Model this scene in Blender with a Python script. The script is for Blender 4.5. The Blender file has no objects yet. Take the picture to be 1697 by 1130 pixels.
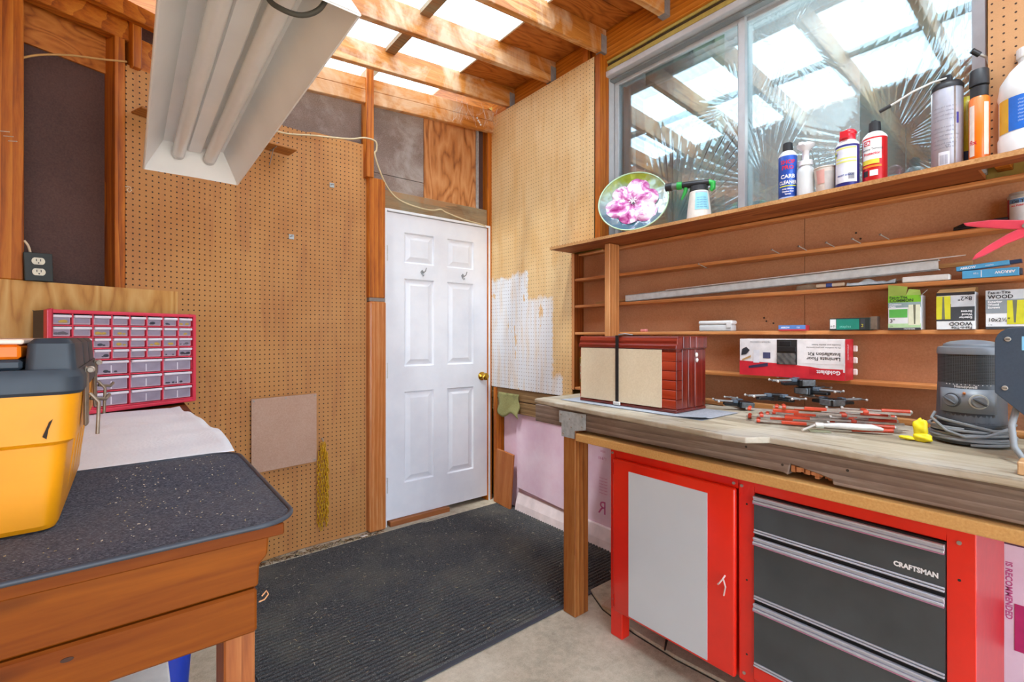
import bpy, bmesh, math, random
from mathutils import Vector, Matrix
random.seed(7)
SC = bpy.context.scene
COL = SC.collection
PI = math.pi

# ------------------------------------------------------------------ camera
cam_d = bpy.data.cameras.new('camera')
cam_d.sensor_fit = 'HORIZONTAL'; cam_d.sensor_width = 36.0
cam_d.lens = 36.0 * 793.0 / 1697.0
cam_d.shift_y = -9.0 / 1697.0
cam_d.clip_start = 0.02
cam = bpy.data.objects.new('camera', cam_d); COL.objects.link(cam)
cam.location = (-2.16, -2.955, 1.26)
cam.rotation_euler = (PI / 2, 0, -math.radians(38.7))
SC.camera = cam

# ------------------------------------------------------------------ world, sun, exposure
wd = bpy.data.worlds.new('world'); SC.world = wd; wd.use_nodes = True
_n = wd.node_tree.nodes; _n.clear()
_o = _n.new('ShaderNodeOutputWorld'); _b = _n.new('ShaderNodeBackground')
_b.inputs['Color'].default_value = (0.76, 0.90, 1.08, 1)
_b.inputs['Strength'].default_value = 7.5
wd.node_tree.links.new(_b.outputs[0], _o.inputs[0])
sun_d = bpy.data.lights.new('sun', 'SUN'); sun_d.energy = 14.0; sun_d.angle = math.radians(6)
sun_d.color = (1.0, 0.96, 0.90)
sun = bpy.data.objects.new('sun', sun_d); COL.objects.link(sun)
sun.rotation_euler = (math.radians(12), math.radians(-24), 0)
def portal(name, loc, rot, sx, sy):
    l = bpy.data.lights.new(name, 'AREA'); l.shape = 'RECTANGLE'; l.size = sx; l.size_y = sy
    l.cycles.is_portal = True
    o = bpy.data.objects.new(name, l); COL.objects.link(o); o.location = loc; o.rotation_euler = rot
ROOF_A = math.atan(0.075)
portal('skylight_portal', (-0.96, -2.35, 2.988), (0, -ROOF_A, 0), 1.10, 5.0)
portal('doorway_portal', (-1.75, -4.78, 1.27), (PI / 2, 0, 0), 3.0, 2.5)
vs = SC.view_settings
vs.view_transform = 'Standard'; vs.look = 'None'; vs.gamma = 1.0; vs.exposure = -0.38
vs.use_curve_mapping = False
SC.cycles.max_bounces = 10; SC.cycles.diffuse_bounces = 6; SC.cycles.transparent_max_bounces = 12

# ------------------------------------------------------------------ helpers
def hexc(h):
    h = h.lstrip('#'); r = []
    for i in (0, 2, 4):
        c = int(h[i:i+2], 16) / 255.0
        r.append(c / 12.92 if c <= 0.04045 else ((c + 0.055) / 1.055) ** 2.4)
    return (r[0], r[1], r[2], 1.0)

class NT:
    """small node-tree writer"""
    def __init__(s, name):
        s.m = bpy.data.materials.new(name); s.m.use_nodes = True
        s.t = s.m.node_tree; s.n = s.t.nodes; s.n.clear()
        s.out = s.n.new('ShaderNodeOutputMaterial')
    def node(s, ty, **kw):
        nd = s.n.new('ShaderNode' + ty)
        for k, v in kw.items():
            if hasattr(nd, k) and k not in nd.inputs: setattr(nd, k, v)
        return nd
    def set(s, sock, v):
        if hasattr(v, 'is_output') or isinstance(v, bpy.types.NodeSocket): s.t.links.new(v, sock)
        else: sock.default_value = v
    def coord(s, kind='Object'): return s.node('TexCoord').outputs[kind]
    def mapping(s, vec, scale=(1,1,1), rot=(0,0,0), loc=(0,0,0)):
        nd = s.node('Mapping'); s.set(nd.inputs['Vector'], vec)
        nd.inputs['Scale'].default_value = scale; nd.inputs['Rotation'].default_value = rot
        nd.inputs['Location'].default_value = loc
        return nd.outputs[0]
    def noise(s, vec, scale=5, detail=4, rough=0.55, dist=0.0):
        nd = s.node('TexNoise'); s.set(nd.inputs['Vector'], vec)
        nd.inputs['Scale'].default_value = scale; nd.inputs['Detail'].default_value = detail
        nd.inputs['Roughness'].default_value = rough; nd.inputs['Distortion'].default_value = dist
        return nd.outputs['Fac']
    def wave(s, vec, scale=5, dist=0, dscale=1, detail=2, direction='X', kind='BANDS', profile='SIN'):
        nd = s.node('TexWave'); nd.wave_type = kind; nd.wave_profile = profile
        if kind == 'BANDS': nd.bands_direction = direction
        else: nd.rings_direction = direction
        s.set(nd.inputs['Vector'], vec)
        nd.inputs['Scale'].default_value = scale; nd.inputs['Distortion'].default_value = dist
        nd.inputs['Detail'].default_value = detail; nd.inputs['Detail Scale'].default_value = dscale
        return nd.outputs['Fac']
    def ramp(s, fac, stops):
        nd = s.node('ValToRGB'); s.set(nd.inputs[0], fac)
        el = nd.color_ramp.elements
        while len(el) > len(stops): el.remove(el[-1])
        while len(el) < len(stops): el.new(0.5)
        for e, (p, c) in zip(el, stops): e.position = p; e.color = c
        return nd.outputs[0]
    def mix(s, fac, a, b, mode='MIX'):
        nd = s.node('Mix'); nd.data_type = 'RGBA'; nd.blend_type = mode
        s.set(nd.inputs[0], fac); s.set(nd.inputs[6], a); s.set(nd.inputs[7], b)
        return nd.outputs[2]
    def math(s, op, a, b=0.0, c=0.0):
        nd = s.node('Math'); nd.operation = op
        s.set(nd.inputs[0], a); s.set(nd.inputs[1], b); s.set(nd.inputs[2], c)
        return nd.outputs[0]
    def bsdf(s, color, rough=0.6, metal=0.0, bump=None, bstr=0.2, bdist=0.002, coat=0.0, spec=0.5, **kw):
        b = s.node('BsdfPrincipled')
        s.set(b.inputs['Base Color'], color); s.set(b.inputs['Roughness'], rough)
        s.set(b.inputs['Metallic'], metal); b.inputs['Specular IOR Level'].default_value = spec
        if coat: b.inputs['Coat Weight'].default_value = coat; b.inputs['Coat Roughness'].default_value = 0.15
        for k, v in kw.items(): s.set(b.inputs[k.replace('_', ' ')], v)
        if bump is not None:
            bp = s.node('Bump'); s.set(bp.inputs['Height'], bump)
            bp.inputs['Strength'].default_value = bstr; bp.inputs['Distance'].default_value = bdist
            s.t.links.new(bp.outputs[0], b.inputs['Normal'])
        s.t.links.new(b.outputs[0], s.out.inputs[0])
        return s.m

_mats = {}
def plain(hx, rough=0.5, metal=0.0, var=0.06, coat=0.0, scale=30, spec=0.5, **kw):
    """plastic / paint / metal with slight procedural variation"""
    key = ('plain', hx, rough, metal, var, coat, scale, spec, tuple(sorted(kw.items())))
    if key in _mats: return _mats[key]
    t = NT('paint_' + hx.lstrip('#')); c = hexc(hx)
    nz = t.noise(t.coord(), scale, 4)
    lo = tuple(x * (1 - var * 2) for x in c[:3]) + (1,); hi = tuple(min(1, x * (1 + var)) for x in c[:3]) + (1,)
    m = t.bsdf(t.ramp(nz, [(0.3, lo), (0.7, hi)]), rough, metal, coat=coat, spec=spec, bump=nz, bstr=0.05, bdist=0.001, **kw)
    _mats[key] = m; return m

def wood(name, dark, mid, light, axis='X', gs=1.0, rough=0.5, coat=0.0, spec=0.4, knots=True, stain=None, stain_amt=0.0, bstr=0.25):
    """grain stretched along one object axis"""
    key = ('wood', name, axis)
    if key in _mats: return _mats[key]
    t = NT('wood_%s_%s' % (name, axis.lower()))
    co = t.coord()
    st = {'X': (1.2, 16, 16), 'Y': (16, 1.2, 16), 'Z': (16, 16, 1.2)}[axis]
    st = tuple(v * gs for v in st)
    v = t.mapping(co, st)
    n1 = t.noise(v, 1.6, 5, 0.6, 0.9)
    fine = t.noise(t.mapping(co, tuple(x * 5 for x in st)), 2.2, 3, 0.6)
    w = t.wave(t.mapping(co, tuple(x * 0.35 for x in st)), 2.2, 7, 0.6, 3, {'X': 'Y', 'Y': 'Z', 'Z': 'X'}[axis], profile='SAW')
    f = t.math('ADD', t.math('MULTIPLY', n1, 0.55), t.math('ADD', t.math('MULTIPLY', w, 0.22), t.math('MULTIPLY', fine, 0.25)))
    col = t.ramp(f, [(0.28, hexc(dark)), (0.5, hexc(mid)), (0.74, hexc(light))])
    if knots:
        kv = {'X': (2.2, 9, 9), 'Y': (9, 2.2, 9), 'Z': (9, 9, 2.2)}[axis]
        vo = t.node('TexVoronoi'); t.set(vo.inputs['Vector'], t.mapping(co, kv)); vo.inputs['Scale'].default_value = 1.0
        kf = t.ramp(vo.outputs['Distance'], [(0.035, (1, 1, 1, 1)), (0.12, (0, 0, 0, 1))])
        col = t.mix(t.math('MULTIPLY', kf, 0.55), col, hexc(dark))
    if stain:
        sv = t.noise(co, 3.1, 5, 0.65, 0.6)
        sf = t.ramp(sv, [(0.46, (0, 0, 0, 1)), (0.60, (1, 1, 1, 1))])
        col = t.mix(t.math('MULTIPLY', sf, stain_amt), col, hexc(stain))
    m = t.bsdf(col, rough, bump=f, bstr=bstr, bdist=0.002, coat=coat, spec=spec)
    _mats[key] = m; return m

def plywood(name, dark, mid, light, axis='Z', scale=1.0, rough=0.6, coat=0.0):
    key = ('ply', name, axis)
    if key in _mats: return _mats[key]
    t = NT('plywood_%s_%s' % (name, axis.lower())); co = t.coord()
    st = {'X': (0.8, 4, 4), 'Y': (4, 0.8, 4), 'Z': (4, 4, 0.8)}[axis]
    v = t.mapping(co, tuple(s * scale for s in st))
    base = t.noise(v, 1.3, 2, 0.5, 0.4)
    rings = t.math('PINGPONG', t.math('MULTIPLY', base, 26.0), 1.0)
    fine = t.noise(t.mapping(co, tuple(s * 14 * scale for s in st)), 1.0, 3)
    f = t.math('ADD', t.math('MULTIPLY', rings, 0.45), t.math('MULTIPLY', fine, 0.55))
    col = t.ramp(f, [(0.15, hexc(dark)), (0.42, hexc(mid)), (0.8, hexc(light))])
    m = t.bsdf(col, rough, bump=f, bstr=0.12, coat=coat); _mats[key] = m; return m

class P:
    """collects shapes in one bmesh; done() links it as ONE mesh object"""
    def __init__(s): s.b = bmesh.new()
    def faces(s, vs, fs, mi=0):
        bv = [s.b.verts.new(v) for v in vs]
        for f in fs:
            try:
                fc = s.b.faces.new([bv[i] for i in f]); fc.material_index = mi
            except ValueError: pass
        return s
    def box(s, x0, x1, y0, y1, z0, z1, mi=0, m=None):
        v = [(x, y, z) for x in (x0, x1) for y in (y0, y1) for z in (z0, z1)]
        if m is not None: v = [m @ Vector(q) for q in v]
        return s.faces(v, [(0,1,3,2), (4,6,7,5), (0,4,5,1), (2,3,7,6), (0,2,6,4), (1,5,7,3)], mi)
    def prism(s, poly, a, b, axis='Z', mi=0, m=None):
        n = len(poly)
        def mk(p, q):
            return {'Z': (p[0], p[1], q), 'Y': (p[0], q, p[1]), 'X': (q, p[0], p[1])}[axis]
        v = [mk(p, a) for p in poly] + [mk(p, b) for p in poly]
        if m is not None: v = [m @ Vector(q) for q in v]
        f = [tuple(range(n))[::-1], tuple(range(n, 2 * n))] + [(i, (i+1) % n, n + (i+1) % n, n + i) for i in range(n)]
        return s.faces(v, f, mi)
    def cyl(s, p0, p1, r0, r1=None, n=16, mi=0, caps=True):
        if r1 is None: r1 = r0
        p0 = Vector(p0); p1 = Vector(p1); d = (p1 - p0).normalized()
        a = Vector((0, 0, 1)) if abs(d.z) < 0.9 else Vector((1, 0, 0))
        u = d.cross(a).normalized(); w = d.cross(u)
        v = []
        for p, r in ((p0, r0), (p1, r1)):
            for i in range(n):
                t = 2 * PI * i / n; v.append(p + u * (r * math.cos(t)) + w * (r * math.sin(t)))
        f = [(i, (i+1) % n, n + (i+1) % n, n + i) for i in range(n)]
        if caps: f += [tuple(range(n))[::-1], tuple(range(n, 2*n))]
        return s.faces(v, f, mi)
    def tube(s, pts, r, n=8, mi=0, closed=False, flat=1.0):
        pts = [Vector(p) for p in pts]; k = len(pts); v = []
        up = Vector((0, 0, 1)); prev = None
        for i, p in enumerate(pts):
            if closed: d = pts[(i+1) % k] - pts[i-1]
            else: d = pts[min(i+1, k-1)] - pts[max(i-1, 0)]
            d.normalize()
            if prev is None:
                a = up if abs(d.z) < 0.9 else Vector((1, 0, 0)); u = d.cross(a).normalized()
            else:
                u = prev - d * prev.dot(d); u = u.normalized() if u.length > 1e-6 else d.orthogonal().normalized()
            prev = u; w = d.cross(u)
            rr = r[i] if isinstance(r, (list, tuple)) else r
            for j in range(n):
                t = 2 * PI * j / n; v.append(p + u * (rr * math.cos(t)) + w * (rr * flat * math.sin(t)))
        f = []
        for i in range(k if closed else k - 1):
            a = i * n; b = ((i + 1) % k) * n
            f += [(a + j, a + (j+1) % n, b + (j+1) % n, b + j) for j in range(n)]
        if not closed: f += [tuple(range(n))[::-1], tuple(range((k-1)*n, k*n))]
        return s.faces(v, f, mi)
    def lathe(s, prof, n=32, c=(0, 0, 0), mi=0, sx=1.0, sy=1.0, caps=True):
        v = []; k = len(prof)
        for r, z in prof:
            for i in range(n):
                t = 2 * PI * i / n; v.append((c[0] + r * math.cos(t) * sx, c[1] + r * math.sin(t) * sy, c[2] + z))
        f = []
        for j in range(k - 1):
            a = j * n; b = a + n
            f += [(a + i, a + (i+1) % n, b + (i+1) % n, b + i) for i in range(n)]
        if caps: f += [tuple(range(n))[::-1], tuple(range((k-1)*n, k*n))]
        return s.faces(v, f, mi)
    def sphere(s, c, r, n=12, m=8, sc=(1, 1, 1), mi=0):
        prof = [(max(1e-5, r * math.sin(PI * i / m)), -r * math.cos(PI * i / m)) for i in range(m + 1)]
        v = []
        for q, z in prof:
            for i in range(n):
                t = 2 * PI * i / n
                v.append((c[0] + q * math.cos(t) * sc[0], c[1] + q * math.sin(t) * sc[1], c[2] + z * sc[2]))
        f = []
        for j in range(m):
            a = j * n; b = a + n
            f += [(a + i, a + (i+1) % n, b + (i+1) % n, b + i) for i in range(n)]
        return s.faces(v, f, mi)
    def grid(s, nu, nv, fn, mi=0):
        v = [fn(i / nu, j / nv) for i in range(nu + 1) for j in range(nv + 1)]
        f = [(i*(nv+1)+j, (i+1)*(nv+1)+j, (i+1)*(nv+1)+j+1, i*(nv+1)+j+1) for i in range(nu) for j in range(nv)]
        return s.faces(v, f, mi)
    def xf(s, m):
        bmesh.ops.transform(s.b, matrix=m, verts=s.b.verts); return s
    def done(s, name, mat, parent=None, bev=0.0, seg=1, smooth=None, loc=None, rot=None, kind=None, uv=None):
        bmesh.ops.remove_doubles(s.b, verts=s.b.verts, dist=1e-6)
        bmesh.ops.recalc_face_normals(s.b, faces=s.b.faces)
        if bev:
            es = [e for e in s.b.edges if len(e.link_faces) == 2 and e.calc_face_angle(0) > 0.5]
            bmesh.ops.bevel(s.b, geom=es, offset=bev, segments=seg, affect='EDGES', profile=0.5, clamp_overlap=True)
        me = bpy.data.meshes.new(name)
        if uv is not None:
            ul = s.b.loops.layers.uv.new('uv')
            for fc in s.b.faces:
                for lp in fc.loops: lp[ul].uv = uv(lp.vert.co)
        s.b.to_mesh(me); s.b.free()
        for mm in (mat if isinstance(mat, (list, tuple)) else [mat]): me.materials.append(mm)
        if smooth is not None:
            me.shade_smooth()
            me.set_sharp_from_angle(angle=math.radians(smooth))
        o = bpy.data.objects.new(name, me); COL.objects.link(o)
        if parent is not None: o.parent = parent
        if loc: o.location = loc
        if rot: o.rotation_euler = rot
        if kind: o['kind'] = kind
        return o

def thing(name, label, cat, loc=(0, 0, 0), rot=(0, 0, 0), group=None):
    o = bpy.data.objects.new(name, None); COL.objects.link(o)
    o.empty_display_size = 0.05
    o.location = loc; o.rotation_euler = rot; o['label'] = label; o['category'] = cat
    if group: o['group'] = group
    return o
def tag(o, label, cat, group=None):
    o['label'] = label; o['category'] = cat
    if group: o['group'] = group
    return o
def struct(name, p, mat, parent=None, **kw):
    o = p.done(name, mat, parent, **kw)
    if parent is None: o['kind'] = 'structure'
    return o
def inst(o, parent, loc=None, rot=None, scale=None, mat=None):
    c = o.copy(); COL.objects.link(c); c.parent = parent
    if loc is not None: c.location = loc
    if rot is not None: c.rotation_euler = rot
    if scale is not None: c.scale = scale
    if mat is not None:
        c.data = o.data.copy(); c.data.materials.clear(); c.data.materials.append(mat)
    return c

def text_geo(s, size=0.01, bold=0.0, squash=1.0, align='LEFT'):
    cu = bpy.data.curves.new('t', 'FONT'); cu.body = s; cu.size = size; cu.offset = bold * size
    cu.align_x = align; cu.resolution_u = 2
    o = bpy.data.objects.new('t', cu)
    me = o.to_mesh()
    vs = [(v.co.x * squash, v.co.y) for v in me.vertices]; fs = [tuple(p.vertices) for p in me.polygons]
    o.to_mesh_clear(); bpy.data.objects.remove(o); bpy.data.curves.remove(cu)
    return vs, fs
def text(s, size, mat, parent, fn, name='lettering', bold=0.0, squash=1.0, align='LEFT'):
    """fn maps (x, y) on the print to a point in the parent's space"""
    vs, fs = text_geo(s, size, bold, squash, align)
    p = P(); p.faces([fn(x, y) for x, y in vs], fs)
    me = bpy.data.meshes.new(name); p.b.to_mesh(me); p.b.free(); me.materials.append(mat)
    o = bpy.data.objects.new(name, me); COL.objects.link(o); o.parent = parent
    return o
def flatmap(o, u, v):
    o = Vector(o); u = Vector(u).normalized(); v = Vector(v).normalized()
    return lambda x, y: o + u * x + v * y

# the left bay of the back wall is set at an angle: s runs left along it, off is towards the room
BA = math.radians(22); BD = Vector((-math.cos(BA), -math.sin(BA), 0)); BN = Vector((math.sin(BA), -math.cos(BA), 0))
BM = Matrix.Translation((-1.55, 0, 0)) @ Matrix(((BD.x, BN.x, 0, 0), (BD.y, BN.y, 0, 0), (0, 0, 1, 0), (0, 0, 0, 1)))
# BM maps (s, off, z) to the room
# ------------------------------------------------------------------ shared materials
ORA = ('#743206', '#b25e0c', '#d08228')
W_STUD_Z = wood('stud', *ORA, axis='Z', rough=0.48, coat=0.06)
W_STUD_X = wood('stud', *ORA, axis='X', rough=0.48, coat=0.06)
W_RAFT = wood('rafter', '#935012', '#c57d33', '#dda768', axis='X', rough=0.5, stain='#dfc8a8', stain_amt=0.6, coat=0.1)
W_LEDGE = wood('ledger', '#864409', '#bf7014', '#d88c34', axis='Y', rough=0.45, coat=0.1)
W_WEATH = wood('header', '#6f5236', '#9a7c58', '#a86c3c', axis='X', rough=0.7, stain='#94927a', stain_amt=0.45)
PLY_ROOF = plywood('roof', '#86430a', '#b5661a', '#c87c30', axis='X', scale=1.2)
PLY_WALL = plywood('wall', '#7a421a', '#b47138', '#c98e58', axis='Z', scale=1.0)
PLY_LT = plywood('light', '#a8692a', '#c99146', '#d8aa66', axis='Z', scale=0.9)
GREY_STEEL = plain('#9a9e9f', 0.4, 0.3, 0.1)
GALV = plain('#b4bcbd', 0.45, 0.25, 0.12, scale=60)
WHITE_P = plain('#eceef0', 0.4, 0, 0.02)
BLACK_P = plain('#1c1d20', 0.45, 0, 0.1)
SCREW = plain('#a39c92', 0.4, 0.3, 0.1)

def mat_concrete():
    t = NT('concrete'); co = t.coord()
    a = t.noise(co, 2.2, 6, 0.6, 0.3); b = t.noise(co, 30, 5, 0.7); c = t.noise(co, 220, 3, 0.7)
    f = t.math('ADD', t.math('MULTIPLY', a, 0.5), t.math('ADD', t.math('MULTIPLY', b, 0.3), t.math('MULTIPLY', c, 0.2)))
    col = t.ramp(f, [(0.33, hexc('#8a7f6b')), (0.5, hexc('#bdb19a')), (0.66, hexc('#dad0ba'))])
    vo = t.node('TexVoronoi'); t.set(vo.inputs['Vector'], co); vo.inputs['Scale'].default_value = 90
    sp = t.ramp(vo.outputs['Distance'], [(0.08, (1, 1, 1, 1)), (0.16, (0, 0, 0, 1))])
    col = t.mix(t.math('MULTIPLY', sp, 0.25), col, hexc('#6b6258'))
    return t.bsdf(col, 0.85, bump=f, bstr=0.4, bdist=0.004)
CONCRETE = mat_concrete()

def mat_hardboard(name, lo, hi, rough=0.75, blotch=None):
    t = NT(name); co = t.coord()
    f = t.math('ADD', t.math('MULTIPLY', t.noise(co, 3, 4), 0.5), t.math('MULTIPLY', t.noise(co, 160, 3), 0.5))
    col = t.ramp(f, [(0.35, hexc(lo)), (0.65, hexc(hi))])
    if blotch:
        col = t.mix(t.ramp(t.noise(co, 4, 5, 0.7, 0.4), [(0.5, (0, 0, 0, 1)), (0.68, (0.8, 0.8, 0.8, 1))]), col, hexc(blotch))
    return t.bsdf(col, rough, bump=f, bstr=0.15)
HB_DARK = mat_hardboard('siding_dark', '#452c26', '#5d4037')
HB_GREY = mat_hardboard('siding_weathered', '#6f5b50', '#97857a', blotch='#a59a92')
HB_BACK = mat_hardboard('hardboard_backer', '#ad7852', '#c49069')
HB_PALE = mat_hardboard('hardboard_pale', '#b08a72', '#c2a08a')

def mat_peg(name, lo, hi, streak, hole='#3a200c', r=0.12, paint=False, lightness=None):
    t = NT(name); uv = t.node('UVMap'); uv.uv_map = 'uv'; co = uv.outputs[0]
    base = t.math('ADD', t.math('MULTIPLY', t.noise(co, 2.0, 5, 0.6, 0.5), 0.7), t.math('MULTIPLY', t.noise(co, 240, 2), 0.3))
    col = t.ramp(base, [(0.32, hexc(lo)), (0.62, hexc(hi))])
    st = t.noise(t.mapping(co, (5, 0.7, 1)), 2.4, 5, 0.65, 0.3)
    col = t.mix(t.ramp(st, [(0.5, (0, 0, 0, 1)), (0.72, (0.6, 0.6, 0.6, 1))]), col, hexc(streak))
    rough = 0.62
    if paint:
        sx = t.node('SeparateXYZ'); jit = t.noise(t.mapping(co, (2, 1, 1)), 5, 4, 0.6); j = t.math('MULTIPLY', t.math('SUBTRACT', jit, 0.5), 0.20)
        jit2 = t.noise(t.mapping(co, (3, 12, 1)), 3, 4, 0.7); j2 = t.math('MULTIPLY', t.math('SUBTRACT', jit2, 0.5), 0.05)
        t.set(sx.inputs[0], co)
        u = t.math('ADD', sx.outputs[0], j2); v = t.math('ADD', sx.outputs[1], j)
        def sm(x, e, w):
            nd = t.node('Math'); nd.operation = 'MULTIPLY_ADD'; nd.use_clamp = True; t.set(nd.inputs[0], x); nd.inputs[1].default_value = -1.0 / w; nd.inputs[2].default_value = e / w; return nd.outputs[0]
        def bx(umax, vmax): return t.math('MULTIPLY', sm(u, umax, 0.012), sm(v, vmax, 0.03))
        mk = t.math('MAXIMUM', bx(0.44, 1.70), t.math('MAXIMUM', bx(0.69, 1.53), bx(0.78, 1.0)))
        hl = t.math('GREATER_THAN', t.noise(t.mapping(co, (4, 1.5, 1), loc=(0.3, 0.2, 0)), 2.2, 4, 0.6), 0.64)
        mk = t.math('MULTIPLY', mk, t.math('SUBTRACT', 1.0, t.math('MULTIPLY', hl, 0.9)))
        thin = t.ramp(t.noise(t.mapping(co, (8, 1.2, 1)), 3, 4), [(0.3, (0.55, 0.55, 0.55, 1)), (0.55, (1, 1, 1, 1))])
        col = t.mix(t.math('MULTIPLY', mk, thin), col, hexc('#e6e8ea'))
    sc = t.node('VectorMath'); sc.operation = 'SCALE'; t.set(sc.inputs[0], co); sc.inputs['Scale'].default_value = 1 / 0.0254
    fr = t.node('VectorMath'); fr.operation = 'FRACTION'; t.set(fr.inputs[0], sc.outputs[0])
    sb = t.node('VectorMath'); sb.operation = 'SUBTRACT'; t.set(sb.inputs[0], fr.outputs[0]); sb.inputs[1].default_value = (0.5, 0.5, 0)
    ln = t.node('VectorMath'); ln.operation = 'LENGTH'
    mz = t.node('VectorMath'); mz.operation = 'MULTIPLY'; t.set(mz.inputs[0], sb.outputs[0]); mz.inputs[1].default_value = (1, 1, 0)
    t.set(ln.inputs[0], mz.outputs[0])
    hl = t.math('LESS_THAN', ln.outputs['Value'], r)
    col = t.mix(hl, col, hexc(hole))
    return t.bsdf(col, rough, bump=t.math('SUBTRACT', 1.0, hl), bstr=0.6, bdist=0.002)
PEG_L = mat_peg('pegboard_tan', '#b2763a', '#c48d50', '#a4653a', r=0.14, hole='#2a1506')
PEG_R = mat_peg('pegboard_cream', '#d6aa6c', '#e8c994', '#d29c56', r=0.115, hole='#55371a', paint=True)
PEG_F = mat_peg('pegboard_plain', '#b98653', '#c99768', '#b88a5c', r=0.115)

def mat_foam():
    t = NT('pink_foam'); co = t.coord(); f = t.noise(co, 4, 5, 0.6); g = t.noise(co, 120, 3)
    col = t.ramp(f, [(0.3, hexc('#e3bdd2')), (0.7, hexc('#f3dbe8'))])
    return t.bsdf(col, 0.7, bump=g, bstr=0.15)
FOAM = mat_foam()

# ------------------------------------------------------------------ floor and ground
struct('floor', P().box(-3.6, 0.5, -4.9, 0.5, -0.12, 0.0), CONCRETE)
FLOOR = bpy.data.objects['floor']
# footing along the house wall, cracked away from the slab
DARK_GAP = plain('#3f372d', 0.95, 0, 0.2)
edge = [(-0.50, -4.8), (-0.506, -2.6), (-0.495, -2.1), (-0.512, -1.9), (-0.505, -1.7), (-0.47, -1.5), (-0.40, -1.36)]
p = P(); n = len(edge)
p.prism([(x + 0.012, y) for x, y in edge] + [(0.09, -1.36), (0.09, -4.8)], 0.0, 0.014)
p.done('footing', CONCRETE, FLOOR, bev=0.004)
p = P(); p.prism([(x + 0.007, y) for x, y in edge] + [(x + 0.0122, y) for x, y in reversed(edge)], 0.0, 0.002)
p.done('crack', DARK_GAP, FLOOR)
p = P(); p.prism([(-0.30, -1.76), (-0.29, -1.77), (-0.4, -1.808), (-0.50, -1.856), (-0.505, -1.852), (-0.41, -1.80)], 0.012, 0.0155)
p.done('crack', DARK_GAP, FLOOR)
p = P().box(-3.4, 0.09, -0.09, 0.09, 0.0, 0.012); p.done('threshold_strip', CONCRETE, FLOOR, bev=0.004)
gm = NT('ground_pale'); _g = gm.noise(gm.coord(), 8, 5); gm = gm.bsdf(gm.ramp(_g, [(0.3, hexc('#b4ab9c')), (0.7, hexc('#cfc8ba'))]), 0.9)  # unseen ground made pale to bounce daylight up into the room
struct('ground', P().box(-14, 12, -16, 10, -0.3, -0.125), gm)

# ------------------------------------------------------------------ back wall with its angled bay
p = P()
p.prism([(-1.6, -0.1), (0.5, -0.1), (0.5, 2.95), (-1.6, 2.78)], 0.10, 0.12, 'Y')
p.box(-0.1, 1.75, -0.12, -0.10, -0.1, 2.72, m=BM)
WB = struct('wall_back', p, HB_DARK)
# pegboard: flat beside the door, bending into the angled bay
def peg_path():
    pts = []; s = 0.0
    def add(x, y):
        nonlocal s
        if pts: s += math.hypot(x - pts[-1][0], y - pts[-1][1])
        pts.append((x, y, s))
    add(-0.978, 0.0); add(-1.25, 0.0)
    for k in range(1, 13):      # smooth bend of 22 degrees
        a = BA * k / 12; R = 0.30 / math.tan(BA / 2)
        add(-1.25 - R * math.sin(a), -R * (1 - math.cos(a)))
    e = BM @ Vector((0.669, 0, 0)); add(e.x, e.y)
    return pts
pts = peg_path()
p = P(); vs_ = []; fs_ = []
uvs = {}
for i, (x, y, s) in enumerate(pts):
    if i == 0: nx, ny = 0, -1
    else:
        dx, dy = x - pts[i-1][0], y - pts[i-1][1]; L = math.hypot(dx, dy); nx, ny = -dy / L, dx / L
        if ny > 0: nx, ny = -nx, -ny
    ztop = 2.47 if x > -1.3 else 2.455
    for off in (0.0, 0.006):
        for z in (-0.005 if False else 0.015, ztop):
            vs_.append((x - nx * off, y - ny * off, z)); uvs[(round(x - nx * off, 4), round(y - ny * off, 4))] = s
k = len(pts)
for i in range(k - 1):
    a, b = i * 4, (i + 1) * 4
    fs_ += [(a, b, b + 1, a + 1), (a + 2, a + 3, b + 3, b + 2), (a + 1, b + 1, b + 3, a + 3), (a, a + 2, b + 2, b)]
fs_ += [(0, 1, 3, 2), (4*k-4, 4*k-2, 4*k-1, 4*k-3)]
p.faces(vs_, fs_)
p.done('pegboard', PEG_L, WB, uv=lambda c: (uvs.get((round(c.x, 4), round(c.y, 4)), 0.0), c.z))
# upper panels over the door and pegboard
P().box(-1.62, -0.955, 0.05, 0.062, 2.2, 2.76).done('siding_panel', HB_GREY, WB)
P().box(-0.95, -0.548, 0.05, 0.062, 2.33, 2.82).done('siding_panel', HB_GREY, WB)
P().box(-0.95, -0.548, 0.05, 0.062, 2.12, 2.326).done('siding_panel', HB_GREY, WB)
P().box(-0.544, -0.106, 0.048, 0.062, 2.12, 2.88).done('plywood_panel', PLY_WALL, WB)
P().box(-0.104, -0.10, 0.02, 0.062, 2.12, 2.88).done('metal_flashing', GALV, WB)
P().box(-0.098, 0.0, 0.055, 0.065, 2.12, 2.9).done('siding_panel', HB_DARK, WB)
P().box(-0.036, 0.002, -0.01, 0.08, 0.0, 2.98).done('stud', W_STUD_Z, WB, bev=0.002)
P().box(-0.870, -0.036, 0.0, 0.038, 2.09, 2.212).done('header_board', W_WEATH, WB, bev=0.002)
# posts left of the door
P().box(-0.98, -0.872, -0.045, 0.04, 1.50, 2.26).done('post', W_STUD_Z, WB, bev=0.004)
W_POST = wood('post', '#a55a1e', '#c4763a', '#d99c66', axis='Z', rough=0.35, coat=0.3)
P().box(-0.98, -0.866, -0.05, 0.04, 0.015, 1.478).done('post', W_POST, WB, bev=0.014, seg=3)
P().box(-0.978, -0.872, -0.042, 0.04, 1.478, 1.50).done('joint', plain('#8b8078', 0.8), WB)
P().box(-1.000, -0.952, -0.055, 0.035, 2.255, 2.935).done('stud', W_STUD_Z, WB, bev=0.003)
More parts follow.
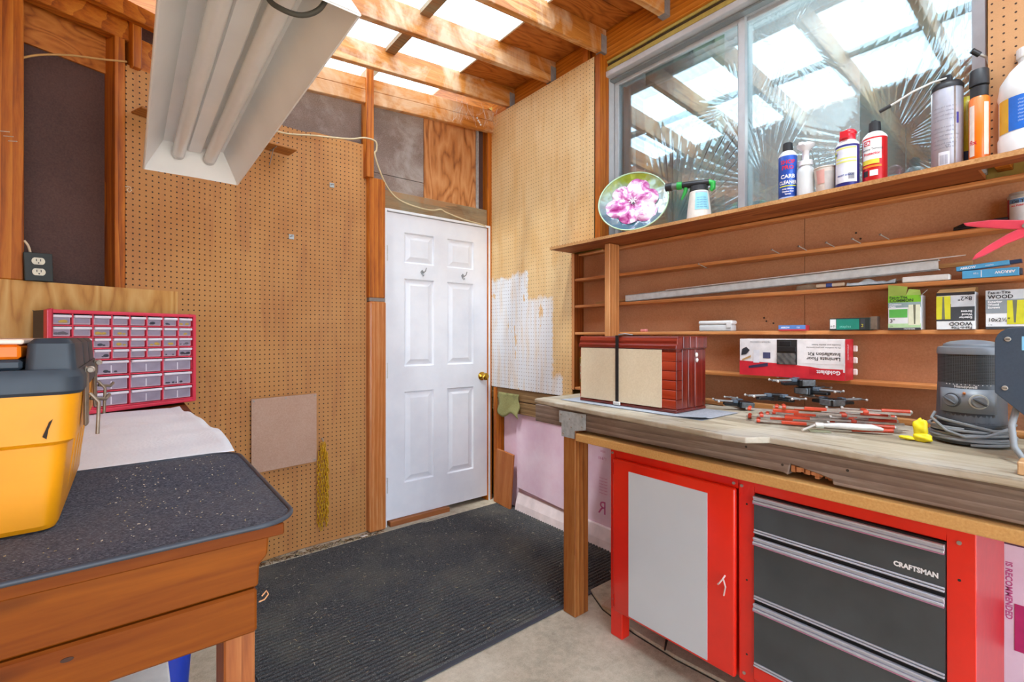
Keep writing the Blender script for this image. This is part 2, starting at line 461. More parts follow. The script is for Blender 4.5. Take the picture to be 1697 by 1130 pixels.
# sloping top plate on the wall (two boards)
def slope(z0, x): return z0 + 0.078 * x
p = P(); p.prism([(-1.52, slope(2.80, -1.52)), (0.0, slope(2.80, 0)), (0.0, slope(2.882, 0)), (-1.52, slope(2.882, -1.52))], -0.036, 0.0, 'Y')
p.done('top_plate', W_RAFT, WB, bev=0.003)
p = P(); p.prism([(-1.52, slope(2.885, -1.52)), (0.0, slope(2.885, 0)), (0.0, slope(2.962, 0)), (-1.52, slope(2.962, -1.52))], -0.034, 0.0, 'Y')
p.done('top_plate', W_RAFT, WB, bev=0.003)
# angled bay: studs, plates, plywood
P().box(0.669, 0.708, -0.10, -0.002, 1.40, 2.60, m=BM).done('stud', W_STUD_Z, WB, bev=0.002)
P().box(0.998, 1.085, -0.075, 0.02, 1.468, 2.75, m=BM).done('stud', W_STUD_Z, WB, bev=0.004)
P().box(1.12, 1.25, -0.08, 0.0, 1.468, 2.75, m=BM).done('stud', W_STUD_Z, WB, bev=0.004)
P().box(0.62, 0.655, -0.06, 0.03, 2.445, 2.70, m=BM).done('stud', W_STUD_Z, WB, bev=0.002)
P().box(-0.05, 0.62, -0.05, -0.012, 2.44, 2.60, m=BM).done('blocking', W_STUD_X, WB, bev=0.002)
P().box(0.655, 1.6, -0.05, 0.0, 2.56, 2.66, m=BM).done('top_plate', W_STUD_X, WB, bev=0.003)
P().box(-0.05, 1.6, 0.03, 0.07, 2.63, 2.70, m=BM).done('top_plate', W_STUD_X, WB, bev=0.003)
P().box(0.70, 1.0, -0.099, -0.088, 2.417, 2.62, m=BM).done('plywood_panel', PLY_ROOF, WB)
P().box(0.47, 1.62, 0.004, 0.02, 0.60, 1.468, m=BM).done('plywood_panel', PLY_LT, WB, bev=0.001)

# ------------------------------------------------------------------ door
def mat_door():
    t = NT('door_paint'); co = t.coord()
    g = t.noise(t.mapping(co, (60, 60, 3)), 3, 3); sc_ = t.noise(co, 3, 5, 0.6)
    col = t.ramp(sc_, [(0.3, hexc('#dfe2e8')), (0.6, hexc('#eceef2'))])
    return t.bsdf(col, 0.38, bump=g, bstr=0.10, bdist=0.001)
DOORM = mat_door()
D = struct('door_1', P().box(-0.842, -0.034, 0.012, 0.042, 0.048, 2.072), DOORM)
def door_face(y0):
    """front skin of the slab: six raised panels with ogee recesses"""
    p = P()
    W = 0.808; H = 2.024; x0 = -0.842; z0 = 0.048
    cols = [(0.125, 0.350), (0.458, 0.683)]
    rows = [(0.225, 0.835), (1.005, 1.595), (1.70, 1.905)]
    xs = [0, 0.125, 0.350, 0.458, 0.683, W]; zs = [0, 0.225, 0.835, 1.005, 1.595, 1.70, 1.905, H]
    for i in range(5):
        for j in range(7):
            if i in (1, 3) and j in (1, 3, 5): continue
            p.faces([(x0 + xs[i], y0, z0 + zs[j]), (x0 + xs[i+1], y0, z0 + zs[j]), (x0 + xs[i+1], y0, z0 + zs[j+1]), (x0 + xs[i], y0, z0 + zs[j+1])], [(0, 1, 2, 3)])
    for a, b in cols:
        for c, d in rows:
            rings = [(0, 0), (0.007, 0.0118), (0.013, 0.0118), (0.045, 0.003)]
            v = []
            for ins, dep in rings:
                v += [(x0 + a + ins, y0 + dep, z0 + c + ins), (x0 + b - ins, y0 + dep, z0 + c + ins), (x0 + b - ins, y0 + dep, z0 + d - ins), (x0 + a + ins, y0 + dep, z0 + d - ins)]
            f = []
            for r in range(3):
                for e in range(4): f.append((r*4+e, r*4+(e+1) % 4, (r+1)*4+(e+1) % 4, (r+1)*4+e))
            f.append((12, 13, 14, 15)); p.faces(v, f)
    # edge skirt back to the core
    p.faces([(x0, y0, z0), (x0+W, y0, z0), (x0+W, y0, z0+H), (x0, y0, z0+H), (x0, y0+0.013, z0), (x0+W, y0+0.013, z0), (x0+W, y0+0.013, z0+H), (x0, y0+0.013, z0+H)],
            [(0, 1, 5, 4), (1, 2, 6, 5), (2, 3, 7, 6), (3, 0, 4, 7)])
    return p
door_face(0.0).done('door_panels', DOORM, D)
p = P(); p.box(-0.866, -0.846, -0.012, 0.06, 0.0, 2.092); p.box(-0.030, -0.012, -0.012, 0.06, 0.0, 2.092); p.box(-0.846, -0.030, -0.0121, 0.0601, 2.076, 2.0921)
p.done('door_frame', WHITE_P, D, bev=0.002)
for z in (1.80, 1.03, 0.28):
    p = P(); p.box(-0.849, -0.838, -0.004, 0.002, z - 0.05, z + 0.05)
    for q in range(5): p.cyl((-0.844, -0.008, z - 0.05 + q * 0.0202), (-0.844, -0.008, z - 0.0315 + q * 0.0202), 0.006, n=10)
    p.done('hinge', plain('#d5d5d0', 0.4, 0.4), D, bev=0.001)
BRASS = plain('#d2a33c', 0.18, 1.0, 0.08)
kx, kz = -0.085, 0.955
k_ = P().lathe([(0.001, 0), (0.032, 0), (0.032, 0.006), (0.022, 0.010), (0.013, 0.016), (0.013, 0.030), (0.022, 0.036), (0.028, 0.046), (0.027, 0.056), (0.018, 0.063), (0.001, 0.064)], 24)
k_.xf(Matrix.Translation((kx, 0, kz)) @ Matrix.Rotation(PI / 2, 4, 'X')).done('door_knob', BRASS, D, smooth=40)
P().box(-0.034, -0.030, 0.006, 0.03, 0.92, 0.99).done('strike_plate', BRASS, D)
for hx in (-0.585, -0.255):
    p = P(); p.prism([(hx - 0.014, 1.696), (hx, 1.712), (hx + 0.014, 1.696), (hx, 1.678)], -0.004, 0.0, 'Y')
    p.tube([(hx, -0.003, 1.696), (hx + 0.002, -0.02, 1.69), (hx + 0.006, -0.038, 1.70), (hx + 0.010, -0.044, 1.722)], 0.0032)
    p.tube([(hx, -0.003, 1.690), (hx, -0.014, 1.672), (hx, -0.022, 1.668), (hx, -0.026, 1.676)], 0.003)
    p.done('coat_hook', GREY_STEEL, D, smooth=50)
P().box(-0.83, -0.38, -0.03, 0.02, 0.006, 0.045).done('door_sill', wood('sill', '#6a3a1c', '#9a5c30', '#b4743f', axis='X'), D, bev=0.003)

# ------------------------------------------------------------------ ceiling: rafters, sheathing, skylight sheets
def roofz(x): return 2.93 + 0.075 * x
RH = 0.14
p = P(); p.prism([(-3.5, roofz(-3.5) + RH + 0.012), (-1.52, roofz(-1.52) + RH + 0.012), (-1.52, roofz(-1.52) + RH + 0.03), (-3.5, roofz(-3.5) + RH + 0.03)], -4.9, 0.5, 'Y')
p.prism([(-0.40, roofz(-0.40) + RH + 0.012), (0.3, roofz(0.3) + RH + 0.012), (0.3, roofz(0.3) + RH + 0.03), (-0.40, roofz(-0.40) + RH + 0.03)], -4.9, 0.5, 'Y')
CE = struct('ceiling', p, plain('#5a4a3c', 0.9))
for xa, xb in ((-3.5, -1.50), (-0.42, 0.12)):
    for ya, yb in ((-4.9, -3.70), (-3.696, -2.48), (-2.476, -1.26), (-1.256, -0.04), (-0.036, 0.5)):
        p = P(); p.prism([(xa, roofz(xa) + RH), (xb, roofz(xb) + RH), (xb, roofz(xb) + RH + 0.011), (xa, roofz(xa) + RH + 0.011)], ya, yb, 'Y')
        p.done('sheathing_panel', PLY_ROOF, CE)
RAFT_Y = [-0.225, -0.66, -1.09, -1.515] + [-1.515 - 0.43 * i for i in range(1, 8)]
for i, y in enumerate(RAFT_Y):
    xl = -1.95 if i == 0 else -3.42
    p = P(); p.prism([(xl, roofz(xl)), (0.052, roofz(0.052)), (0.052, roofz(0.052) + RH - 0.001), (xl, roofz(xl) + RH - 0.001)], y, y + 0.038, 'Y')
    p.done('rafter', W_RAFT, CE, bev=0.003)
    # joist hanger
    zb = roofz(0.03)
    p = P(); p.box(0.005, 0.051, y - 0.003, y - 0.0005, zb, zb + 0.10); p.box(0.005, 0.051, y + 0.0385, y + 0.041, zb, zb + 0.10); p.box(0.005, 0.051, y - 0.003, y + 0.041, zb - 0.004, zb - 0.001)
    p.done('joist_hanger', GREY_STEEL, CE)
    # short blocks under the skylight joints
    if i + 1 < len(RAFT_Y):
        ya = RAFT_Y[i + 1] + 0.038
        for xc in (-0.92,):
            z = roofz(xc) + RH
            P().box(xc - 0.03, xc + 0.03, ya, y, z - 0.028, z - 0.002).done('blocking', W_WEATH, CE)
P().box(-0.95, -0.89, -0.187, 0.2, roofz(-0.9) + RH - 0.028, roofz(-0.9) + RH - 0.002).done('blocking', W_WEATH, CE)
p = P(); p.prism([(0.054, 2.90), (0.092, 2.90), (0.092, 3.075), (0.054, 3.072)], -4.8, 0.06, 'Y'); p.done('ledger', W_LEDGE, CE, bev=0.003)

def mat_skylight():
    t = NT('skylight_fibreglass'); co = t.coord()
    tr = t.node('BsdfTransparent'); tr.inputs[0].default_value = (0.56, 0.62, 0.66, 1)
    tl = t.node('BsdfTranslucent'); st = t.noise(t.mapping(co, (1.0, 30, 1)), 2, 3)
    t.set(tl.inputs[0], t.ramp(st, [(0.3, (0.50, 0.57, 0.62, 1)), (0.7, (0.72, 0.76, 0.79, 1))]))
    gl = t.node('BsdfGlossy'); gl.inputs['Roughness'].default_value = 0.25
    m1 = t.node('MixShader'); m1.inputs[0].default_value = 0.60; t.set(m1.inputs[1], tr.outputs[0]); t.set(m1.inputs[2], tl.outputs[0])
    m2 = t.node('MixShader'); m2.inputs[0].default_value = 0.05; t.set(m2.inputs[1], m1.outputs[0]); t.set(m2.inputs[2], gl.outputs[0])
    t.t.links.new(m2.outputs[0], t.out.inputs[0]); return t.m
SKYM = mat_skylight()
for ya, yb in ((-4.85, -4.20), (-4.22, -3.56), (-3.58, -2.92), (-2.94, -2.28), (-2.30, -1.64), (-1.66, -1.00), (-1.02, -0.36), (-0.38, 0.40)):
    nw = int(round((yb - ya) / 0.0085))
    def sk(u, v, ya=ya, yb=yb):
        y = ya + (yb - ya) * u; x = -1.54 + 1.15 * v
        return (x, y, roofz(x) + RH + 0.018 + 0.007 * math.sin(2 * PI * y / 0.068))
    P().grid(nw, 1, sk).done('skylight_sheet', SKYM, CE, smooth=80)
# thin frame lip at the skylight edge
p = P(); z = roofz(-0.41) + RH; p.box(-0.425, -0.415, -4.85, 0.4, z - 0.012, z + 0.01); p.done('skylight_edge', plain('#d9c9b0', 0.6), CE)

# ------------------------------------------------------------------ house wall on the right
CREAM = plain('#b8a452', 0.7, 0, 0.08)
p = P()
p.box(0.092, 0.23, -4.8, -2.70, 0.0, 3.1); p.box(0.092, 0.23, -1.045, 0.5, 0.0, 3.1)
p.box(0.092, 0.23, -2.70, -1.045, 0.0, 1.80); p.box(0.092, 0.23, -2.70, -1.045, 2.83, 3.1)
WR = struct('wall_right', p, CREAM)
P().box(0.066, 0.092, -2.76, -1.03, 2.835, 2.862).done('trim_board', CREAM, WR, bev=0.002)
P().box(0.078, 0.092, -2.76, -1.03, 2.864, 2.884).done('brown_gap', plain('#4a3a20', 0.9, 0, 0.3), WR)  # dark brown strip between the two trim boards
P().box(0.070, 0.092, -2.76, -1.03, 2.884, 2.899).done('trim_board', CREAM, WR, bev=0.002)
# cream pegboard with a half-finished coat of white paint
p = P(); p.prism([(0.045, 0.876), (0.045, 2.918), (-1.037, 2.918), (-1.037, 1.79), (-0.860, 1.79), (-0.860, 0.876)], 0.0, 0.006, 'X')
p.done('pegboard', PEG_R, WR, uv=lambda c: (-c.y, c.z))
P().box(0.006, 0.088, -1.08, -1.041, 1.79, 2.925).done('stud', W_STUD_Z, WR, bev=0.002)
P().box(0.010, 0.088, -0.20, -0.16, 2.90, 3.04).done('stud', W_STUD_Z, WR, bev=0.002)
P().box(0.010, 0.088, -0.98, -0.94, 2.88, 3.0).done('stud', W_STUD_Z, WR, bev=0.002)
p = P(); p.box(-0.10, -0.094, -3.6, -2.722, 1.80, 3.0)
p.done('pegboard', PEG_F, WR, uv=lambda c: (c.y, c.z))
P().box(-0.093, 0.09, -2.76, -2.723, 1.80, 3.0).done('stud', W_STUD_Z, WR, bev=0.002)
# low framing below the pegboard
W_LOW = wood('lowrail', '#5e4326', '#8a6a42', '#a68a60', axis='Y', rough=0.75)
P().box(0.008, 0.046, -1.9, 0.0, 0.79, 0.872).done('rail', W_LOW, WR, bev=0.003)
P().box(0.010, 0.046, -1.9, 0.0, 0.70, 0.785).done('rail', W_LOW, WR, bev=0.003)
P().box(0.0, 0.088, -0.072, -0.034, 0.0, 0.872).done('stud', W_STUD_Z, WR, bev=0.003)
P().box(0.015, 0.058, -2.738, -2.704, 0.0, 0.79).done('stud', plain('#7d2a20', 0.7), WR, bev=0.003)
# foam sheets against the house wall
P().box(0.060, 0.091, -0.86, -0.09, 0.0, 0.69).done('foam_board', FOAM, WR)
P().box(0.060, 0.091, -2.2, -0.87, 0.0, 0.90).done('foam_board', FOAM, WR)
P().box(0.060, 0.091, -4.4, -2.21, 0.0, 0.90).done('foam_board', FOAM, WR)

# ------------------------------------------------------------------ window
VINYL = plain('#c9ccce', 0.35, 0.15, 0.03); VINYL_D = plain('#8f9596', 0.35, 0.3, 0.03)
y0, y1, z0, z1 = -2.70, -1.047, 1.80, 2.828
p = P()
p.box(0.060, 0.21, y1 - 0.028, y1, z0, z1); p.box(0.060, 0.21, y0, y0 + 0.028, z0, z1)
p.box(0.060, 0.21, y0 + 0.028, y1 - 0.028, z1 - 0.028, z1); p.box(0.060, 0.21, y0 + 0.028, y1 - 0.028, z0, z0 + 0.028)
WN = struct('window_1', p, VINYL, bev=0.003)
p = P(); p.box(0.10, 0.138, y0 + 0.03, y1 - 0.03, z1 - 0.042, z1 - 0.03); p.box(0.10, 0.138, y0 + 0.03, y1 - 0.03, z0 + 0.03, z0 + 0.042); p.done('track', VINYL_D, WN)
ys = -1.852
p = P(); x0, x1 = 0.142, 0.166
a, b = ys - 0.012, y1 - 0.032
for q in ((b - 0.026, b, z0 + 0.03, z1 - 0.032), (a, a + 0.032, z0 + 0.03, z1 - 0.032), (a + 0.032, b - 0.026, z1 - 0.060, z1 - 0.032), (a + 0.032, b - 0.026, z0 + 0.03, z0 + 0.056)):
    p.box(x0, x1, *q)
p.done('sash', VINYL, WN, bev=0.002)
p = P(); p.box(0.172, 0.196, ys - 0.004, ys + 0.024, z0 + 0.03, z1 - 0.032); p.box(0.172, 0.196, y0 + 0.03, y0 + 0.05, z0 + 0.03, z1 - 0.032); p.box(0.172, 0.196, y0 + 0.05, ys - 0.004, z1 - 0.05, z1 - 0.032)
p.done('sash', VINYL, WN, bev=0.002)
def mat_glass(name, refl, rough, haze, hazecol=(0.62, 0.80, 0.86, 1), tint=(0.93, 0.97, 0.97, 1)):
    t = NT(name); tr = t.node('BsdfTransparent'); tr.inputs[0].default_value = tint
    gl = t.node('BsdfGlossy'); gl.inputs['Roughness'].default_value = rough; gl.inputs[0].default_value = (0.86, 0.95, 1.0, 1)
    df = t.node('BsdfDiffuse'); df.inputs[0].default_value = hazecol
    lw = t.node('LayerWeight'); lw.inputs[0].default_value = 0.25
    f = t.math('ADD', t.math('MULTIPLY', lw.outputs['Fresnel'], 1.0), refl)
    hz = t.math('MULTIPLY', t.ramp(t.noise(t.coord(), 2.5, 4), [(0.3, (0.3, 0.3, 0.3, 1)), (0.7, (1, 1, 1, 1))]), haze)
    m0 = t.node('MixShader'); t.set(m0.inputs[0], hz); t.set(m0.inputs[1], tr.outputs[0]); t.set(m0.inputs[2], df.outputs[0])
    m1 = t.node('MixShader'); t.set(m1.inputs[0], f); t.set(m1.inputs[1], m0.outputs[0]); t.set(m1.inputs[2], gl.outputs[0])
    t.t.links.new(m1.outputs[0], t.out.inputs[0]); return t.m
GLASS = mat_glass('window_glass', 0.13, 0.0, 0.05)
FILM = mat_glass('plastic_film', 0.40, 0.02, 0.34)
P().box(0.152, 0.156, a + 0.028, b - 0.022, z0 + 0.05, z1 - 0.055).done('pane', GLASS, WN)
P().box(0.182, 0.186, y0 + 0.045, ys + 0.004, z0 + 0.04, z1 - 0.045).done('pane', GLASS, WN)
# shrink film behind the glass, wrinkled in fans around pinched points
FANS = [(-1.93, 1.98, 0.42, 54, 1.0), (-1.42, 1.84, 0.55, 60, 1.0), (-1.80, 2.42, 0.22, 44, 0.7), (-2.40, 2.02, 0.34, 60, 1.0), (-2.46, 1.90, 0.30, 64, 1.0), (-2.66, 2.90, 0.75, 90, 0.4), (-2.02, 2.62, 0.30, 50, 0.7), (-2.16, 1.84, 0.28, 54, 1.0)]
def film(u, v):
    y = y1 - 0.04 + (y0 + 0.04 - y1 + 0.04) * u; z = z0 + 0.04 + (z1 - z0 - 0.08) * v; d = 0.0
    for cy, cz, rr, kk, am in FANS:
        dy, dz = y - cy, z - cz; r = math.hypot(dy, dz) + 1e-6
        e = math.exp(-((r - rr * 0.45) / (rr * 0.38)) ** 2)
        th = math.atan2(dz, dy); e *= 0.5 + 0.5 * math.sin(2.3 * th + cy * 7)
        d += am * e * (max(0.0, math.sin(kk * th + 2 * math.sin(5 * th))) ** 2) * (0.55 + 0.45 * math.sin(7.3 * th + cz * 9)) * 1.7 * r / kk
    return (0.222 + d + 0.002 * math.sin(5 * y) * math.sin(4 * z), y, z)
P().grid(480, 300, film).done('plastic_film', FILM, WN, smooth=180)
# curtain panels and dim room behind the window
TEAL = plain('#7fa6a2', 0.8, 0, 0.08)
p = P()
def cur(ya, yb, k=9, amp=0.035):
    def f(u, v): return (0.42 + amp * math.sin(u * k * 2 * PI), ya + (yb - ya) * u, 1.5 + 1.7 * v)
    return f
p.grid(80, 1, cur(-1.10, -1.62, 4)).grid(80, 1, cur(-2.25, -2.95, 4, 0.02))
p.done('curtain', TEAL, WN, smooth=80)
HOUSE = plain('#6d7376', 0.9, 0, 0.05)
p = P(); p.box(1.6, 1.65, -4.8, 0.5, 0.0, 3.1); p.box(0.231, 1.65, -4.85, -4.8, 0, 3.1); p.box(0.231, 1.65, 0.45, 0.5, 0, 3.1); p.box(0.231, 1.65, -4.8, 0.5, 3.08, 3.12); p.box(0.231, 1.65, -4.8, 0.5, -0.1, 0.9)
struct('wall_house', p, HOUSE)
hl_d = bpy.data.lights.new('house_fill', 'POINT'); hl_d.energy = 110; hl_d.shadow_soft_size = 0.15  # unseen fill light, added so the curtain behind the window shows
hl_o = bpy.data.objects.new('house_fill', hl_d); COL.objects.link(hl_o); hl_o.location = (1.0, -1.9, 2.6)

# ------------------------------------------------------------------ walls outside the picture
struct('wall_left', P().box(-3.56, -3.5, -4.8, 0.3, -0.1, 2.82), PLY_LT)
p = P(); p.box(-3.5, -3.25, -4.86, -4.8, 0, 2.78); p.box(-0.25, 0.1, -4.86, -4.8, 0, 2.9); p.box(-3.25, -0.25, -4.86, -4.8, 2.52, 2.8)  # opening made wide to let more light in from behind the camera
struct('wall_front', p, PLY_LT)
# ------------------------------------------------------------------ right workbench
CAMXY = (-2.16, -2.955)
def facing(loc): return math.atan2(CAMXY[1] - loc[1], CAMXY[0] - loc[0])
W_BENCH = wood('benchtop', '#7d725f', '#a3967f', '#c0b59e', axis='Y', rough=0.75, knots=False, stain='#cfcabd', stain_amt=0.5, gs=0.7)
W_APRON = wood('apron', '#54473d', '#7d6b5e', '#9f8f81', axis='Y', rough=0.75, stain='#6b5243', stain_amt=0.4)
BT = 0.945
wb = thing('workbench', 'weathered plywood workbench along the window wall, above the red cabinet', 'workbench', (-0.3, -2.1, 0))
L = Matrix.Translation((0.3, 2.1, 0))
top = [(-0.555, -1.148), (-0.583, -1.165), (-0.592, -1.22), (-0.640, -1.7), (-0.676, -2.18), (-0.668, -2.25), (-0.608, -2.295), (-0.612, -2.42), (-0.632, -2.6), (-0.645, -3.25), (-0.004, -3.25), (-0.004, -1.148)]
p = P().prism(top, 0.925, BT); p.xf(L).done('benchtop', W_BENCH, wb, bev=0.004, seg=2)
ap = [(-1.19, 0.924), (-1.19, 0.842), (-2.33, 0.842), (-2.345, 0.836), (-2.352, 0.872), (-2.39, 0.865), (-2.43, 0.858), (-2.462, 0.850), (-2.464, 0.836), (-3.25, 0.836), (-3.25, 0.924)]
p = P().prism(ap, -0.600, -0.562, 'X'); p.xf(L).done('apron', W_APRON, wb, bev=0.003)
p = P(); rb = random.Random(3)
for q in range(14):
    y = -2.354 - 0.104 * q / 13; zt = 0.868 - 0.012 * q / 13
    p.box(-0.6 + rb.uniform(0.002, 0.014), -0.57, y - 0.010, y + 0.001, 0.842 + rb.uniform(0, 0.012), zt + rb.uniform(-0.002, 0.008))
p.xf(L).done('broken_wood', wood('splinter', '#6e3a1c', '#a8693c', '#c48a60', axis='Y'), wb)
for y, z in ((-2.33, 0.865), (-2.50, 0.885), (-2.22, 0.90)):
    P().cyl((-0.6006, y, z), (-0.599, y, z), 0.004, n=8).xf(L).done('nail_hole', DARK_GAP, wb)
W_LEG = wood('benchleg', '#5e2f0e', '#96551f', '#b37a40', axis='Z', rough=0.6)
p = P().box(-0.608, -0.520, -1.468, -1.392, 0.0, 0.840); p.xf(L).done('leg', W_LEG, wb, bev=0.004)
p = P().box(-0.608, -0.520, -3.15, -3.07, 0.0, 0.790); p.xf(L).done('leg', W_LEG, wb, bev=0.004)
p = P(); p.prism([(-1.371, 0.915), (-1.371, 0.862), (-1.386, 0.862), (-1.386, 0.80), (-1.466, 0.80), (-1.466, 0.835), (-1.532, 0.848), (-1.532, 0.917)], -0.6125, -0.609, 'X')
p.xf(L); br = p.done('strap_plate', GALV, wb)
for yy, zz in ((-1.385, 0.90), (-1.44, 0.885), (-1.515, 0.905), (-1.515, 0.86), (-1.40, 0.815), (-1.45, 0.85)):
    P().cyl((-0.616, yy, zz), (-0.612, yy, zz), 0.004, n=8).xf(L).done('nail', SCREW, br)
struct('trim_1', P().box(-0.035, -0.006, -3.2, -1.96, BT + 0.0005, BT + 0.022), wood('strip', '#8a5526', '#b57a42', '#cf9b66', axis='Y'), bev=0.002)

# tan counter board under the bench
tb = P().box(-0.30, 0.30, -0.83, 0.83, -0.017, 0.017)
TANB = mat_hardboard('counter_tan', '#c08d4e', '#d6a868', 0.45)
tag(tb.done('counter_board', TANB, bev=0.004, seg=2, loc=(-0.32, -2.31, 0.811)), 'long tan particle board lying on top of the red metal cabinet', 'board')

# ------------------------------------------------------------------ red tool cabinet
RED = plain('#e5240f', 0.32, 0.0, 0.05, coat=0.4, scale=6)
RED_D = plain('#b81a0c', 0.4, 0.0, 0.05)
DKG = plain('#42494d', 0.25, 0.1, 0.12, scale=5, coat=0.4)
CHROME = plain('#c6cad4', 0.25, 0.4, 0.04)
PINKL = plain('#c98fb0', 0.3, 0.5, 0.05)
XF = -0.57
rc = thing('tool_cabinet', 'bright red metal tool cabinet with a door and three dark drawers', 'cabinet', (XF, -2.196, 0))
L = Matrix.Translation((-XF, 2.196, 0))
p = P(); p.box(XF + 0.012, -0.08, -2.755, -1.637, 0.118, 0.792)
p.xf(L).done('body', RED_D, rc)
p = P(); p.box(XF, XF + 0.014, -1.660, -1.637, 0.118, 0.792); p.box(XF, XF + 0.014, -2.232, -2.182, 0.118, 0.792); p.box(XF, XF + 0.014, -2.755, -2.702, 0.0, 0.792)
p.box(XF, XF + 0.014, -2.182, -1.660, 0.748, 0.792); p.box(XF, XF + 0.014, -2.702, -2.232, 0.748, 0.792); p.box(XF, XF + 0.014, -2.702, -2.232, 0.118, 0.186)
p.xf(L).done('face_frame', RED, rc, bev=0.002)
for y, dx in ((-1.637, 0),):
    P().box(XF + 0.0005, XF + 0.05, y - 0.06, y, 0.0, 0.1175).xf(L).done('foot', RED, rc, bev=0.003)
P().box(-0.14, -0.09, -1.70, -1.637, 0.0, 0.118).xf(L).done('foot', RED, rc, bev=0.003)
dr = P().box(XF - 0.022, XF - 0.001, -2.178, -1.664, 0.122, 0.752).xf(L).done('cabinet_door', RED, rc, bev=0.008, seg=3, smooth=35)
PANEL_W = plain('#ccd4da', 0.18, 0.0, 0.02, coat=0.4, scale=3)
P().box(XF - 0.0250, XF - 0.0225, -2.083, -1.749, 0.134, 0.714).xf(L).done('white_panel', PANEL_W, dr)
P().tube([(XF - 0.023, -2.146, 0.452), (XF - 0.036, -2.146, 0.446), (XF - 0.040, -2.135, 0.428), (XF - 0.036, -2.128, 0.420)], 0.0026, 8).xf(L).done('hook', plain('#e8d4cf', 0.4), dr)
P().tube([(XF - 0.036, -2.146, 0.446), (XF - 0.034, -2.153, 0.42), (XF - 0.026, -2.143, 0.385)], 0.0026, 8).xf(L).done('hook', plain('#e8d4cf', 0.4), dr)
for z in (0.71, 0.165): P().box(XF - 0.0235, XF - 0.0215, -1.674, -1.669, z - 0.025, z + 0.025).xf(L).done('hinge_slot', RED_D, dr)
for i, (za, zb) in enumerate(((0.622, 0.742), (0.408, 0.610), (0.192, 0.396))):
    d = P().box(XF - 0.010, XF + 0.01, -2.700, -2.236, za, zb).xf(L).done('drawer', DKG, rc)
    p = P()
    p.box(XF - 0.020, XF - 0.009, -2.700, -2.236, zb - 0.006, zb); p.box(XF - 0.022, XF - 0.009, -2.700, -2.236, zb - 0.020, zb - 0.013)
    p.box(XF - 0.016, XF - 0.009, -2.700, -2.236, zb - 0.013, zb - 0.006)
    p.xf(L).done('pull_trim', CHROME, d, bev=0.001)
    P().box(XF - 0.0215, XF - 0.010, -2.700, -2.236, zb - 0.0235, zb - 0.0203).xf(L).done('pink_line', PINKL, d)
    p = P(); p.box(XF - 0.016, XF - 0.009, -2.700, -2.236, za + 0.001, za + 0.006); p.box(XF - 0.014, XF - 0.009, -2.700, -2.236, za + 0.008, za + 0.013)
    p.xf(L).done('bottom_trim', CHROME, d, bev=0.001)
P().box(XF - 0.012, XF - 0.003, -2.702, -2.234, 0.150, 0.190).xf(L).done('bottom_lip', RED, rc, bev=0.002)
P().box(XF - 0.003, XF + 0.01, -2.701, -2.235, 0.19, 0.745).xf(L).done('drawer_gap', BLACK_P, rc)
text('CRAFTSMAN', 0.0175, plain('#e8eaec', 0.4), rc, flatmap((-0.0112, 2.196 - 2.598, 0.6535), (0, -1, 0), (0, 0, 1)), bold=0.05, squash=0.90)
for y, z in ((-1.649, 0.768), (-2.165, 0.764), (-2.192, 0.762), (-2.725, 0.752), (-2.20, 0.145), (-1.655, 0.155)):
    P().cyl((XF - 0.004, y, z), (XF + 0.001, y, z), 0.005, n=10).xf(L).done('bolt', SCREW, rc)
for z in (0.705, 0.455, 0.21):
    P().cyl((XF - 0.0004, -2.208, z), (XF + 0.001, -2.208, z), 0.0035, n=8).xf(L).done('bolt_hole', BLACK_P, rc)
for z in (0.66, 0.33):
    P().cyl((XF - 0.0004, -2.725, z), (XF + 0.001, -2.725, z), 0.0035, n=8).xf(L).done('bolt_hole', BLACK_P, rc)

# ------------------------------------------------------------------ wall rack with shallow shelves
W_RACK_Y = wood('rack', '#a4622f', '#c98349', '#dfa66e', axis='Y', rough=0.5)
W_RACK_Z = wood('rack', '#a4622f', '#c98349', '#dfa66e', axis='Z', rough=0.5)
W_RACKD = wood('rackdark', '#5a2308', '#84400f', '#9a5420', axis='Z', rough=0.5)
rk = thing('wall_rack', 'shallow brown wall rack with long narrow shelves below the window', 'rack', (0.04, -2.0, 0.95))
L = Matrix.Translation((-0.04, 2.0, -0.95))
P().box(0.081, 0.087, -2.145, -0.882, 0.95, 1.77).xf(L).done('backboard', HB_BACK, rk)
P().box(0.081, 0.087, -3.25, -2.1475, 0.95, 1.77).xf(L).done('backboard', HB_BACK, rk)
P().box(-0.004, 0.080, -0.882, -0.864, 0.925, 1.768).xf(L).done('upright', W_RACKD, rk, bev=0.001)
P().box(-0.0065, -0.0045, -0.882, -0.862, 0.925, 1.768).xf(L).done('upright_edge', W_RACK_Z, rk)
rails = {}
for nm, z, ya in (('r1', 1.755, -0.884), ('r2', 1.595, -0.884), ('r3', 1.431, -0.884), ('r4', 1.264, -0.884), ('r5', 1.073, -1.24), ('r6', 0.948, -0.884)):
    x0 = 0.03 if nm == 'r1' else -0.003
    yb = -1.14 if nm == 'r6' else -3.25
    zz = 0.926 if nm == 'r6' else z
    rails[nm] = P().box(x0, 0.080, yb, ya, zz, zz + 0.016).xf(L).done('shelf', W_RACK_Y, rk, bev=0.003, seg=2)
p0_ = P().box(-0.092, -0.006, -1.234, -1.196, BT + 0.002, 1.770).xf(L).done('post', W_RACK_Z, rk, bev=0.004)
for y, z in ((-2.069, 1.618), (-2.174, 1.617), (-2.272, 1.617), (-2.358, 1.618), (-2.444, 1.62), (-1.736, 1.596)):
    p = P(); p.cyl((-0.034, y + 0.008, z + 0.006), (0.002, y - 0.012, z - 0.012), 0.0018, n=6); p.cyl((-0.036, y + 0.009, z + 0.007), (-0.034, y + 0.008, z + 0.006), 0.0045, n=8)
    p.xf(L).done('nail', SCREW, rk)
